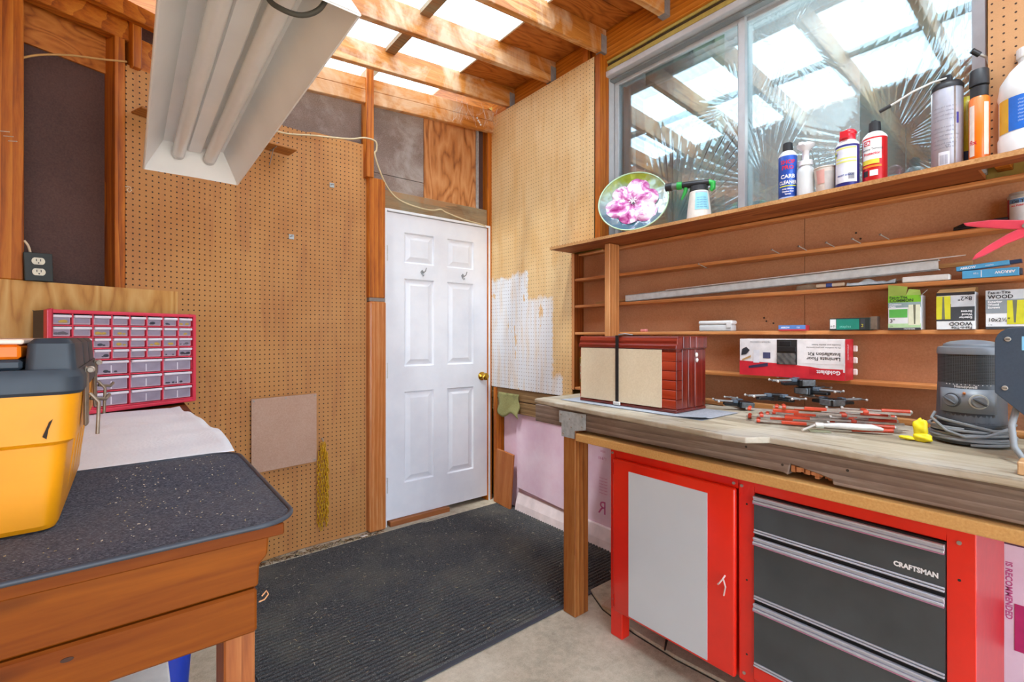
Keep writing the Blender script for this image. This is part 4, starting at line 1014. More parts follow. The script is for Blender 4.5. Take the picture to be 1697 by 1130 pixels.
# clutter under it
t = thing('putty_knife', 'old putty knife with a pale handle under the metal channel', 'tool', (0.02, -2.21, R3))
P().box(-0.006, 0.006, -0.10, 0.0, 0.006, 0.020).done('handle', plain('#d9cbb4', 0.5), t, bev=0.004, seg=2)
P().box(-0.007, 0.007, -0.06, -0.035, 0.005, 0.021).done('band', plain('#3f5aa0', 0.5), t, bev=0.003)
p = P(); p.prism([(-0.004, 0.0), (0.075, -0.002 + 0.002), (0.07, 0.018), (0.02, 0.024), (0.0, 0.018)], -0.002, 0.002, 'X'); p.done('blade', plain('#a19a8e', 0.4, 0.6, 0.2), t)
t = thing('hardware_bag', 'clear plastic bag of small hardware crumpled on a rack shelf', 'bag', (0.02, -2.39, R3))
p = P(); p.grid(16, 10, lambda u, v: (-0.018 + 0.036 * v, 0.07 - 0.15 * u, 0.004 + 0.024 * math.sin(PI * min(1, v * 1.02)) * (0.6 + 0.4 * math.sin(11 * u) * math.cos(7 * v)) * (1 if u < 0.8 else 0.7))); p.grid(4, 2, lambda u, v: (-0.018 + 0.036 * v, 0.07 - 0.15 * u, 0.001))
p.done('bag', plain('#c5cdd0', 0.15, 0, 0.15, coat=0.6), t, smooth=30)
for q in range(7): P().tube([(-0.006 + 0.002 * q, -0.07, 0.010), (0.004 - 0.003 * q, -0.115, 0.014 + 0.003 * (q % 3))], 0.0013, 5).done('nail', SCREW, t)
tag(P().box(-0.016, 0.016, -0.064, 0.064, 0, 0.020).done('plastic_block', plain('#e4e1da', 0.5), bev=0.003, loc=(0.012, -2.555, R3 + 0.001)), 'cream white bar next to the blue cartons on a rack shelf', 'block')
SKY1 = plain('#53a9d8', 0.5)
t, pn, wr, hx, hy, h = box_thing('blade_carton', 'light blue slim carton lying flat, lower of the two', 'box', -2.650, -2.780, R3, R3 + 0.026, -0.006, 0.03, SKY1)
wr('ARROW', 2 * hy - 0.008, 0.018, 0.012, INKW, True, bold=0.03); wr('T50', 0.04, 0.018, 0.008, INKW, True); pn(0.045, 0.047, 0.002, 0.024, INKW)
P().box(-hx + 0.003, hx - 0.003, -hy - 0.006, -hy, 0.003, 0.022).done('staples', plain('#4c5a6e', 0.4, 0.5), t)
t, pn, wr, hx, hy, h = box_thing('blade_carton', 'light blue slim carton resting tilted on top of another', 'box', -2.636, -2.760, R3 + 0.0275, R3 + 0.0415, -0.008, 0.026, SKY1)
wr('ARROW', 0.010, 0.003, 0.010, INKW, bold=0.03); wr('staples', 0.07, 0.004, 0.007, INKW)
P().box(-hx + 0.003, hx - 0.003, -hy - 0.026, -hy, 0.001, 0.012).done('staples', plain('#2f4a72', 0.4, 0.4), t)
t.rotation_euler = (math.radians(-4.5), 0, 0); t.location.z += 0.004

# second shelf: pliers, tin, red clamp
R2 = rail_z('r2')
t = thing('pliers', 'black handled pliers lying on the upper rack shelf', 'pliers', (0.022, -2.68, R2 + 0.004))
p = P(); p.tube([(0.004, 0.055, 0.008), (0.0, 0.03, 0.012), (-0.004, 0.0, 0.010)], [0.003, 0.009, 0.008], 8); p.tube([(-0.006, 0.055, 0.001), (-0.004, 0.03, 0.003), (0.004, 0.0, 0.006)], [0.003, 0.006, 0.007], 8); p.done('jaws', BLACK_P, t, smooth=50)
P().tube([(-0.004, 0.0, 0.010), (-0.010, -0.05, 0.014), (-0.008, -0.075, 0.016)], [0.006, 0.007, 0.005], 8).done('handle', BLACK_P, t, smooth=50)
P().tube([(0.004, 0.0, 0.006), (0.012, -0.06, 0.006), (0.012, -0.10, 0.007)], [0.006, 0.006, 0.004], 8).done('handle', plain('#33241e', 0.5), t, smooth=50)
t = thing('tin_can', 'small metal tin of primer with worn paper label', 'tin', (0.035, -2.785, R2)); a = facing((0.035, -2.785))
P().lathe([(0.032, 0), (0.034, 0.002), (0.034, 0.082), (0.035, 0.084), (0.035, 0.088), (0.031, 0.090), (0.031, 0.097), (0.028, 0.097)], 36).done('tin', plain('#b4b8ba', 0.35, 0.6, 0.06), t, smooth=40)
patch(t, 0.0344, a - 1.4, a + 1.4, 0.006, 0.078, plain('#d3d6d8', 0.5), 'label', 20); patch(t, 0.0347, a - 1.35, a - 1.0, 0.006, 0.078, plain('#9c2f38', 0.5), 'label'); patch(t, 0.0347, a - 1.0, a + 1.4, 0.062, 0.076, plain('#5b86b4', 0.5), 'stripe')
ctext('Oil Tite', 0.014, INK, t, 0.0351, a - 0.75, 0.062, bold=0.02); ctext('ALL PURPOSE', 0.007, INKR, t, 0.0351, a - 0.8, 0.052, bold=0.03)
PINKR = plain('#e8485f', 0.38, 0, 0.04, coat=0.2)
t = thing('spring_clamp', 'red plastic spring clamp with two long tapered jaws on the rack', 'clamp', (-0.085, -2.79, 1.58))
p = P(); p.prism([(0.126, 0.038), (0.12, 0.028), (0.09, 0.018), (0.02, 0.000), (-0.03, -0.008), (-0.12, -0.02), (-0.12, 0.012), (-0.02, 0.020), (0.06, 0.036)], -0.006, 0.006, 'X'); p.done('jaw', PINKR, t, bev=0.003, seg=2)
p = P(); p.prism([(0.106, -0.082), (0.098, -0.066), (0.075, -0.045), (0.03, -0.014), (0.0, 0.002), (-0.05, 0.030), (-0.06, 0.010), (-0.03, -0.018), (0.03, -0.042), (0.08, -0.072)], -0.003, 0.012, 'X'); p.done('jaw', PINKR, t, bev=0.003, seg=2)
P().cyl((-0.009, -0.01, 0.005), (0.013, -0.01, 0.005), 0.007, n=14).done('rivet', SCREW, t)
P().box(0.012, 0.085, -0.018, -0.004, -0.008, 0.006).done('mount_peg', SCREW, t)

# laminate floor kit
R5 = rail_z('r5')
t, pn, wr, hx, hy, h = box_thing('floor_kit_box', 'red and white laminate floor installation kit box, upside down, with a window', 'box', -1.938, -2.335, R5, 1.246, -0.062, 0.028, plain('#eceaea', 0.5), bev=0.002)
W = 2 * hy; KR = plain('#d42a38', 0.45)
pn(0, 0, 0, 0, KR, poly=[(0, 0), (W, 0), (W, 0.030), (W * 0.70, 0.048), (W * 0.45, 0.055), (0.0, 0.062)])
pn(0.155, 0.232, 0.052, h - 0.002, plain('#2a2c2e', 0.3), 'window_cutout')
p = P(); p.grid(14, 6, lambda u, v: (-hx - 0.0035 - 0.004 * math.sin(9 * u + 5 * v) ** 2, hy - (0.157 + 0.072 * u), 0.054 + 0.045 * v)); p.done('foil_pack', plain('#7d858a', 0.2, 0.6, 0.2), t, smooth=30)
p = P(); p.box(-hx - 0.006, -hx - 0.001, hy - 0.228, hy - 0.158, 0.105, 0.125); p.box(-hx - 0.005, -hx - 0.001, hy - 0.21, hy - 0.165, 0.128, 0.148); p.done('plastic_tool', BLACK_P, t, bev=0.001)
pn(0.235, W - 0.004, 0.060, h - 0.004, plain('#f1efef', 0.5))
pn(W - 0.125, W - 0.006, 0.014, 0.042, KR); pn(W - 0.121, W - 0.010, 0.017, 0.039, plain('#c81f30', 0.45)); wr('Goldblatt', W - 0.014, 0.035, 0.021, INKW, True, bold=0.03)
wr('Laminate Floor', W - 0.014, 0.086, 0.019, INK, True, bold=0.02); wr('Installation Kit', W - 0.014, 0.104, 0.019, INK, True, bold=0.02)
wr('Kit de instalacion para pisos laminados', W - 0.014, 0.126, 0.0075, INK, True); wr('Ensemble pour plancher flottant', W - 0.014, 0.137, 0.0075, INK, True)
pn(0.06, 0.085, 0.055, 0.11, plain('#e6e8ee', 0.4), 'cup_picture'); pn(0.100, 0.130, 0.075, 0.10, plain('#4a4c70', 0.5), 'tool_picture'); pn(0, 0, 0, 0, plain('#3b3350', 0.5), 'tool_picture', poly=[(0.04, 0.030), (0.12, 0.042), (0.12, 0.056), (0.04, 0.040)]); pn(0, 0, 0, 0, plain('#33343a', 0.5), 'tool_picture', poly=[(0.008, 0.085), (0.03, 0.09), (0.045, 0.108), (0.03, 0.122), (0.012, 0.112)]); pn(0, 0, 0, 0, plain('#c7a06a', 0.5), 'tool_picture', poly=[(0.012, 0.060), (0.05, 0.078), (0.05, 0.086), (0.012, 0.068)])
wr('NECESSARY HARDWARE', 0.13, 0.146, 0.0075, INK, True)
P().faces([(-hx, -hy - 0.0006, 0), (hx, -hy - 0.0006, 0), (hx, -hy - 0.0006, h), (-hx, -hy - 0.0006, h)], [(0, 1, 2, 3)]).done('end_panel', KR, t)
text('Laminate', 0.016, INKW, t, flatmap((-0.012, -hy - 0.0012, h - 0.02), (0, 0, -1), (-1, 0, 0)), bold=0.02)
for z in (0.03, 0.075, 0.12):
    P().box(hx - 0.008, hx - 0.0, -hy - 0.016, -hy - 0.001, z - 0.012, z + 0.012).done('hang_tab', plain('#ecebe6', 0.5), t, bev=0.003)
# spray can in the left corner of the rack
loc = (0.038, -0.925, 0.9425); a = facing(loc)
t = thing('spray_can', 'green spray can with black cap tucked behind the wooden chest', 'spray can', loc)
P().lathe([(0.024, 0), (0.026, 0.004), (0.026, 0.178), (0.022, 0.186)], 28).done('can', plain('#2fa84a', 0.4), t, smooth=40)
patch(t, 0.0264, a - 1.3, a + 1.3, 0.05, 0.15, plain('#cfe0c4', 0.5), 'label'); patch(t, 0.0266, a - 1.3, a + 1.3, 0.178, 0.186, PYL, 'stripe'); ctext('MAXIMUM', 0.009, INK, t, 0.0268, a - 0.7, 0.085, bold=0.03); ctext('STRENGTH', 0.009, INK, t, 0.0268, a - 0.7, 0.072, bold=0.03)
P().cyl((0, 0, 0.188), (0, 0, 0.228), 0.0225, n=24).done('cap', CAPB, t, bev=0.002)

# ------------------------------------------------------------------ on the workbench
FELT = mat_hardboard('felt_grey', '#8d939c', '#b3b9c2', 0.9)
p = P().grid(12, 20, lambda u, v: (-0.14 + 0.28 * u, -0.37 + 0.74 * v, 0.002 + 0.012 * max(0, 0.16 - v) / 0.16 * max(0, 0.25 - u) / 0.25 * math.sin(PI * (u * 3 + 0.3)))); p.grid(1, 1, lambda u, v: (-0.14 + 0.28 * u, -0.37 + 0.74 * v, 0.0003))
tag(p.done('felt_sheet', FELT, loc=(-0.37, -1.645, BT + 0.0005), rot=(0, 0, 0)), 'thin grey felt sheet under the wooden chest', 'felt')
# wooden chest strapped shut
W_CH_Y = wood('chest', '#4c120d', '#742317', '#913726', axis='Y', rough=0.25, coat=0.5, knots=False, gs=0.6)
W_CH_Z = wood('chest', '#4c120d', '#742317', '#913726', axis='Z', rough=0.25, coat=0.5, knots=False, gs=0.6)
cz = BT + 0.0032
t = thing('wooden_chest', 'dark red wooden chest strapped shut with a black band, beige panel in front', 'chest', (-0.345, -1.615, cz))
hx, hy, H = 0.112, 0.262, 0.312
P().box(-hx + 0.006, hx - 0.004, -hy + 0.006, hy - 0.006, 0.012, H - 0.055).done('body', W_CH_Z, t)
P().box(-hx, hx, -hy, hy, 0.0, 0.014).done('base', W_CH_Y, t, bev=0.003)
# stacked front drawers: visible strips beside the beige panel
for i in range(6):
    z0 = 0.016 + i * 0.0385
    P().box(-hx + 0.0005, -hx + 0.008, -hy + 0.002, hy - 0.002, z0, z0 + 0.0365).done('drawer_front', wood('chestfront', '#6e1c0e', '#9a3018', '#b8482a', axis='Y', rough=0.22, coat=0.6, knots=False, gs=0.6), t, bev=0.002)
    P().box(-hx + 0.0005, -hx + 0.04, -hy - 0.0, -hy + 0.005, z0, z0 + 0.0365).done('corner_strip', W_CH_Z, t, bev=0.001)
for xa, xb in ((-0.070, -0.030), (-0.024, 0.020), (0.026, 0.108)):
    P().box(xa, xb, -hy, -hy + 0.006, 0.015, H - 0.058).done('side_board', W_CH_Z, t, bev=0.002)
# moulded lid edge
prof = [(-hx - 0.006, H - 0.055), (-hx - 0.004, H - 0.040), (-hx + 0.004, H - 0.034), (-hx + 0.002, H - 0.022), (-hx + 0.008, H - 0.006), (-hx + 0.012, H - 0.003), (hx, H - 0.003), (hx, H - 0.055)]
P().prism(prof, -hy - 0.002, hy + 0.002, 'Y').done('lid', W_CH_Y, t, bev=0.0015)
for xa, xb in ((-0.070, -0.024), (-0.020, 0.022), (0.026, 0.110)):
    P().box(xa, xb, -hy - 0.006, -hy - 0.001, H - 0.052, H - 0.004).done('side_board', W_CH_Z, t, bev=0.002)
BEIGE = mat_hardboard('beige_panel', '#c6b69a', '#d6c8ae', 0.6)
P().box(-hx - 0.004, -hx - 0.0005, -hy + 0.066, hy - 0.012, 0.016, H - 0.058).done('front_panel', BEIGE, t, bev=0.001)
p = P(); p.box(-hx - 0.0085, -hx - 0.0055, 0.022, 0.038, 0.004, H - 0.002); p.box(-hx - 0.0085, hx, 0.022, 0.038, H - 0.002, H + 0.001); p.done('strap', BLACK_P, t)
p = P(); p.box(-hx - 0.012, -hx - 0.006, 0.010, 0.050, 0.002, 0.018); p.done('buckle', plain('#d5d6d2', 0.35, 0.4), t, bev=0.003)
P().tube([(-hx + 0.004, 0.03, H + 0.004), (-hx + 0.010, 0.0, H + 0.008), (-hx + 0.02, -0.035, H + 0.003)], 0.0025, 6).done('strap_clip', GREY_STEEL, t)
p = P(); p.sphere((0.03, -hy - 0.004, H - 0.08), 0.009, 10, 6, (1, 0.6, 1.1)); p.sphere((0.033, -hy - 0.004, H - 0.102), 0.008, 10, 6, (1, 0.6, 1.2)); p.done('latch', plain('#efeae4', 0.3), t, smooth=60)
WOODSTICK = wood('stick', '#7d4a24', '#a8703e', '#c08a58', axis='Y', rough=0.5)
tag(P().cyl((0, -0.20, 0), (0, 0.2, 0), 0.014, n=14).done('wood_dowel', WOODSTICK, smooth=40, loc=(-0.085, -1.68, BT + 0.015)), 'short round wooden stick lying at the back of the bench', 'stick')

# black corner clamps
BLKM = plain('#25282b', 0.35, 0.4, 0.15, coat=0.2); WORN = plain('#7c868c', 0.4, 0.5, 0.2, scale=60); TIP = plain('#d9d6cf', 0.4, 0.3)
def corner_clamp(label, loc, rot, s=1.0):
    t = thing('corner_clamp', label, 'clamp', loc, rot, 'black corner clamps piled on the bench'); t.scale = (s, s, s)
    p = P(); p.prism([(-0.03, -0.03), (0.03, -0.03), (0.03, 0.0), (0.0, 0.03), (-0.03, 0.03)], 0.0, 0.028); p.done('body', BLKM, t, bev=0.004)
    P().box(-0.026, 0.024, -0.034, -0.030, 0.003, 0.026).done('jaw_face', WORN, t, bev=0.002)
    P().box(-0.034, -0.030, -0.026, 0.024, 0.003, 0.026).done('jaw_face', WORN, t, bev=0.002)
    for k in range(2):
        m = Matrix.Rotation(PI / 2 * k, 4, 'Z')
        P().box(0.02, 0.085, -0.013, 0.013, 0.004, 0.016, m=m).done('arm', BLKM, t, bev=0.003)
        P().box(0.030, 0.050, -0.012, 0.012, 0.017, 0.030, m=m).done('pressure_block', plain('#5b6b7a', 0.5), t, bev=0.002)
        sp = P().cyl((0.045, 0, 0.022), (0.125, 0, 0.022), 0.0045, n=10).xf(m).done('screw', GREY_STEEL, t, smooth=40)
        P().cyl((0.120, -0.028, 0.022), (0.120, 0.028, 0.022), 0.0025, n=8).xf(m).done('t_bar', GREY_STEEL, t, smooth=40)
        for e in (-1, 1): P().sphere((0.120, 0.028 * e, 0.022), 0.005, 8, 6).xf(m).done('bar_tip', TIP, t, smooth=60)
    return t
corner_clamp('black corner clamp lying by itself nearest the wooden chest', (-0.125, -1.985, BT + 0.010), (0.08, -0.05, 0.9), 1.0)
corner_clamp('black corner clamp low in the stack, on the side of the wooden chest', (-0.125, -2.12, BT + 0.0535), (0.0, 0.0, 2.6), 1.0)
corner_clamp('black corner clamp low in the stack, on the side of the heater', (-0.115, -2.31, BT + 0.0535), (0.0, 0.0, -0.5), 1.0)
corner_clamp('middle black corner clamp between the low ones and the topmost one', (-0.08, -2.21, BT + 0.0845), (0.0, 0.0, -1.75), 1.0)
corner_clamp('topmost black corner clamp of the stack, long arms spread', (-0.085, -2.20, BT + 0.1165), (0.0, -0.03, 0.95), 1.0)

# red bar clamps in a heap
ORNG = plain('#cc4526', 0.4, 0, 0.08, coat=0.2); STL = plain('#b3aca4', 0.38, 0.5, 0.12, scale=50)
def bar_clamp(label, loc, rz, length=0.36, tilt=0.0, roll=0.0):
    t = thing('bar_clamp', label, 'clamp', loc, (roll, tilt, rz), 'red bar clamps heaped on the bench')
    P().box(-length / 2, length / 2, -0.006, 0.006, 0.006, 0.012).done('bar', STL, t)
    for x, w in ((-length / 2 + 0.012, 0.014), (length * 0.18, 0.018)):
        p = P(); p.prism([(x - w / 2, -0.008), (x + w / 2, -0.008), (x + w / 2, 0.045), (x + w / 2 - 0.004, 0.062), (x - w / 2 + 0.004, 0.062), (x - w / 2, 0.045)], 0.003, 0.014); p.done('jaw', ORNG, t, bev=0.003)
    P().box(-length * 0.30, -length * 0.12, -0.0080, 0.0080, 0.0042, 0.0140).done('sleeve', ORNG, t, bev=0.001)
    x = length * 0.18
    P().cyl((x - 0.055, 0.052, 0.009), (x + 0.085, 0.052, 0.009), 0.0035, n=8).done('spindle', STL, t, smooth=40)
    P().cyl((x - 0.062, 0.052, 0.009), (x - 0.055, 0.052, 0.009), 0.0085, n=12).done('swivel_pad', STL, t)
    P().cyl((x + 0.050, 0.052, 0.009), (x + 0.125, 0.052, 0.009), 0.0075, 0.0088, n=12).done('grip', ORNG, t, smooth=40)
    P().sphere((x + 0.126, 0.052, 0.009), 0.0075, 8, 6).done('grip_tip', TIP, t, smooth=60)
    return t
pa = math.atan2(-0.46, 0.20)
nx_, ny_ = -math.sin(pa), math.cos(pa)      # across the heap
for lab, across, along, layer, da, ln in (('red bar clamp lying on the bench along the front of the heap', -0.150, 0.02, 0, 0.0, 0.42), ('red bar clamp on the bench in the middle of the heap', -0.068, -0.02, 0, 0.0, 0.40), ('red bar clamp on the bench close to the back strip', 0.016, 0.02, 0, 0.0, 0.36),
                               ('red bar clamp in the second layer, turned slightly forward', -0.135, 0.03, 1, 0.03, 0.42), ('red bar clamp in the second layer whose grip points at the heater', -0.045, 0.05, 1, 0.03, 0.38),
                               ('red bar clamp in the third layer lying straight along the heap', -0.13, 0.0, 2, -0.03, 0.44), ('red bar clamp in the third layer with its grip fanned outward', -0.032, 0.04, 2, -0.03, 0.34),
                               ('red bar clamp near the front of the heap, pointing furthest towards the heater', -0.155, 0.07, 3, 0.0, 0.36)):
    bar_clamp(lab, (-0.185 + nx_ * across + math.cos(pa) * along, -2.27 + ny_ * across + math.sin(pa) * along, BT + 0.001 + 0.0182 * layer), pa + da, ln)
t = thing('steel_clamp', 'white metal bar clamp with a T handle at the front of the heap', 'clamp', (-0.345, -2.42, BT + 0.013), (0, 0, pa + 0.10))
P().tube([(-0.07, 0, 0.006), (-0.02, 0, 0.008), (0.07, 0, 0.008), (0.10, 0, 0.004)], [0.006, 0.010, 0.011, 0.005], 12).done('grip', plain('#d5d3ce', 0.35, 0.1), t, smooth=50)
P().cyl((-0.085, 0, 0.006), (-0.06, 0, 0.006), 0.010, n=12).done('collar', TIP, t, bev=0.002)
P().tube([(-0.085, 0, 0.006), (-0.13, -0.055, -0.004)], 0.0036, 8).done('t_bar', TIP, t, smooth=50)
P().tube([(0.02, 0.012, -0.004), (0.13, 0.012, 0.0)], 0.0065, 8).done('red_bar', ORNG, t, smooth=50)
tag(P().box(-0.02, 0.02, -0.03, 0.03, 0, 0.003).done('shim', plain('#8f8f72', 0.7), loc=(-0.39, -2.36, BT + 0.0006), rot=(0, 0, 0.5)), 'thin olive scrap of card on the bench in front of the clamps', 'scrap')

# yellow rag
def lump(u, v, c, r, k):
    th = 2 * PI * u; ph = PI * v
    q = 1 + 0.18 * math.sin(3 * th + k) * math.sin(ph) + 0.12 * math.sin(5 * ph + 2 * th)
    return (c[0] + r[0] * q * math.sin(ph) * math.cos(th), c[1] + r[1] * q * math.sin(ph) * math.sin(th), c[2] - r[2] * q * math.cos(ph))
t = thing('work_glove', 'crumpled bright yellow rubber glove beside the heater cord', 'glove', (-0.325, -2.60, BT))
YEL = plain('#eddc1e', 0.45, 0, 0.06)
P().grid(18, 12, lambda u, v: lump(u, v, (0, -0.004, 0.042), (0.014, 0.017, 0.026), 1)).done('finger', YEL, t, smooth=60)
P().grid(18, 12, lambda u, v: lump(u, v, (-0.004, -0.012, 0.014), (0.014, 0.022, 0.013), 2)).done('palm', YEL, t, smooth=60)
P().grid(14, 8, lambda u, v: lump(u, v, (-0.006, 0.024, 0.008), (0.009, 0.020, 0.006), 3)).done('finger', YEL, t, smooth=60)

# ------------------------------------------------------------------ ceramic heater
hl = (-0.225, -2.70, BT + 0.001); a = facing(hl)
t = thing('space_heater', 'grey ceramic space heater with two dials and its cord wound below', 'heater', hl, (0, 0, a))
HG = plain('#596069', 0.42, 0.1, 0.04); HG2 = plain('#7a8189', 0.38, 0.1, 0.03); HGD = plain('#474c53', 0.45)
r = 0.076
P().lathe([(0.070, 0.0), (0.084, 0.004), (0.086, 0.018)], 40).done('foot', HGD, t, smooth=30)
prof = []
for k in range(5): z = 0.018 + k * 0.009; prof += [(0.080 - k * 0.001, z), (0.080 - k * 0.001, z + 0.005), (0.075, z + 0.0055), (0.075, z + 0.009)]
P().lathe(prof, 40).done('ribbed_base', HGD, t, smooth=30)
P().lathe([(0.076, 0.062), (0.077, 0.07), (0.074, 0.176)], 44).done('body', HG, t, smooth=30)
def mat_grille():
    t_ = NT('heater_grille'); uv = t_.node('UVMap'); uv.uv_map = 'uv'
    sc = t_.node('VectorMath'); sc.operation = 'SCALE'; t_.set(sc.inputs[0], uv.outputs[0]); sc.inputs['Scale'].default_value = 1 / 0.0042
    vo = t_.node('TexVoronoi'); vo.inputs['Scale'].default_value = 1.0; vo.inputs['Randomness'].default_value = 0.0; t_.set(vo.inputs['Vector'], sc.outputs[0])
    f = t_.math('LESS_THAN', vo.outputs['Distance'], 0.36)
    return t_.bsdf(t_.mix(f, hexc('#43474b'), hexc('#0b0b0c')), 0.5, bump=t_.math('SUBTRACT', 1.0, f), bstr=0.5)
P().lathe([(0.0735, 0.176), (0.0735, 0.262)], 44, caps=False).done('grille', mat_grille(), t, smooth=60, uv=lambda c: (math.atan2(c.y, c.x) * 0.0735, c.z))
P().lathe([(0.0755, 0.260), (0.076, 0.268), (0.073, 0.280), (0.060, 0.284)], 44).done('top_ring', HG2, t, smooth=40)
P().lathe([(0.062, 0.284), (0.060, 0.290), (0.045, 0.297), (0.02, 0.301), (0.002, 0.302)], 40).done('lid', HG2, t, smooth=40)
def cyl_panel(a0, a1, z0, z1, rr, mat, name, th=0.004):
    p = P(); n = 16; v = []
    p.grid(n, 1, lambda u, q: (rr * math.cos(a0 + (a1 - a0) * u), rr * math.sin(a0 + (a1 - a0) * u), z0 + (z1 - z0) * q))
    o = p.done(name, mat, t, smooth=60); m_ = o.modifiers.new('s', 'SOLIDIFY'); m_.thickness = th; m_.offset = 1; return o
cyl_panel(-0.95, 0.72, 0.094, 0.162, 0.0765, HG2, 'control_panel')
cyl_panel(-0.90, 0.70, 0.066, 0.092, 0.0755, HGD, 'recess', 0.001)
for kk, da in enumerate((-0.50, 0.20)):
    c0 = Vector((math.cos(da), math.sin(da), 0)); c = c0 * 0.0795 + Vector((0, 0, 0.128))
    P().cyl(c, c + c0 * 0.004, 0.021, n=28).done('dial_ring', HGD if kk == 0 else plain('#b2b5ae', 0.4), t, bev=0.001)
    kn = P().cyl(c + c0 * 0.004, c + c0 * 0.013, 0.0175, 0.0155, n=28).done('dial', HG2, t, bev=0.001)
    s_ = Vector((-c0.y, c0.x, 0)); d1 = s_ * 0.014 + Vector((0, 0, -0.009)); p = P()
    p.tube([c + c0 * 0.014 - d1, c + c0 * 0.016, c + c0 * 0.014 + d1], [0.002, 0.004, 0.003], 8); p.done('pointer', HGD, kn, smooth=50)
c0 = Vector((math.cos(-0.17), math.sin(-0.17), 0)); P().sphere(c0 * 0.081 + Vector((0, 0, 0.150)), 0.004, 10, 8).done('indicator', plain('#b8703a', 0.3), t, smooth=60)
text('Honeywell', 0.0115, plain('#cfd3d6', 0.4), t, lambda x, y: Vector((0.0762 * math.cos(-0.15 + x / 0.0762), 0.0762 * math.sin(-0.15 + x / 0.0762), 0.1640 + y)), bold=0.03, align='CENTER')
for q in range(12): a_ = -0.75 + q * 0.12; P().sphere((0.0752 * math.cos(a_), 0.0752 * math.sin(a_), 0.1735), 0.0013, 6, 4).done('scale_mark', INKW, t)
CORD = plain('#8b9094', 0.5)
pts_ = []
for q in range(0, 200):
    th = q * 2 * PI / 40; rr = 0.089 + 0.004 * math.sin(q * 0.37); z = 0.006 + q * 0.00022 + 0.003 * math.sin(q * 0.21)
    pts_.append((rr * math.cos(th), rr * math.sin(th), z))
P().tube(pts_, 0.0042, 6).done('cord', CORD, t, smooth=60)
P().tube([(0.03, -0.078, 0.085), (0.05, -0.085, 0.070), (0.085, -0.05, 0.040), (0.098, -0.01, 0.028), (0.092, 0.03, 0.034), (0.07, 0.07, 0.055), (0.03, 0.09, 0.066)], 0.0042, 6).done('cord', CORD, t, smooth=60)
P().tube([(0.02, -0.082, 0.072), (0.07, -0.055, 0.070), (0.089, 0.0, 0.060), (0.082, 0.045, 0.050), (0.05, 0.085, 0.05)], 0.0042, 6).done('cord', CORD, t, smooth=60)

# ------------------------------------------------------------------ blue-grey bench machine at the picture edge
NAVY = plain('#3d4d5e', 0.4, 0.15, 0.05, scale=200); ED = plain('#aeb6bd', 0.4, 0.4)
t = thing('bench_machine', 'blue-grey metal bench machine with a rounded screwed cover plate', 'machine', (-0.40, -2.95, BT + 0.001))
def rc_poly(y0, y1, z0, z1, r, ch):
    pl = [(y1, z0 + ch), (y1, z1 - r)]
    for k in range(1, 7): q = k * PI / 12; pl.append((y1 - r + r * math.cos(q), z1 - r + r * math.sin(q)))
    pl += [(y0, z1), (y0, z0), (y1 - ch * 1.0, z0)]
    return pl
pl = rc_poly(-0.14, 0.176, 0.118, 0.334, 0.036, 0.052)
P().prism(pl, -0.052, -0.049, 'X').done('cover_plate', NAVY, t, bev=0.001)
P().prism([(y * 1.004, z * 1.002 - 0.001) for y, z in pl], -0.0488, 0.03, 'X').done('housing', ED, t, bev=0.004)
for y, z in ((0.153, 0.305), (0.158, 0.183), (0.02, 0.305), (0.02, 0.15)):
    s_ = P().cyl((-0.0545, y, z), (-0.052, y, z), 0.006, n=14).done('screw', SCREW, t, bev=0.001); P().box(-0.0549, -0.0544, y - 0.004, y + 0.004, z - 0.0008, z + 0.0008).done('slot', BLACK_P, s_)
P().box(-0.0528, -0.0521, 0.04, 0.129, 0.278, 0.312).done('label_plate', plain('#7fc0e6', 0.5), t)
p = P(); p.box(-0.035, 0.02, -0.12, 0.02, 0.02, 0.122); p.done('column', NAVY, t, bev=0.004)
P().box(-0.09, 0.10, -0.20, 0.05, 0.0, 0.022).done('base', NAVY, t, bev=0.006)
P().tube([(-0.02, 0.140, 0.135), (-0.045, 0.147, 0.09), (-0.055, 0.142, 0.04), (-0.075, 0.122, 0.012), (-0.10, 0.06, 0.008)], 0.0072, 10).done('power_cord', CORD, t, smooth=60)
tag(P().box(-0.03, 0.03, -0.05, 0.02, 0, 0.030).done('wood_offcut', wood('offcut', '#b08252', '#cfa677', '#e0bf95', axis='Y'), bev=0.002, loc=(-0.565, -2.845, BT + 0.001)), 'pale pine offcut on the bench corner by the picture edge', 'offcut')
def smoothpath(pts, n=6):
    out = []; P_ = [Vector(p) for p in pts]
    for i in range(len(P_) - 1):
        a, b, c, d = P_[max(i-1, 0)], P_[i], P_[i+1], P_[min(i+2, len(P_)-1)]
        for k in range(n):
            t = k / n; out.append(0.5 * ((2*b) + (c-a)*t + (2*a-5*b+4*c-d)*t*t + (3*b-a-3*c+d)*t*t*t))
    out.append(P_[-1]); return out
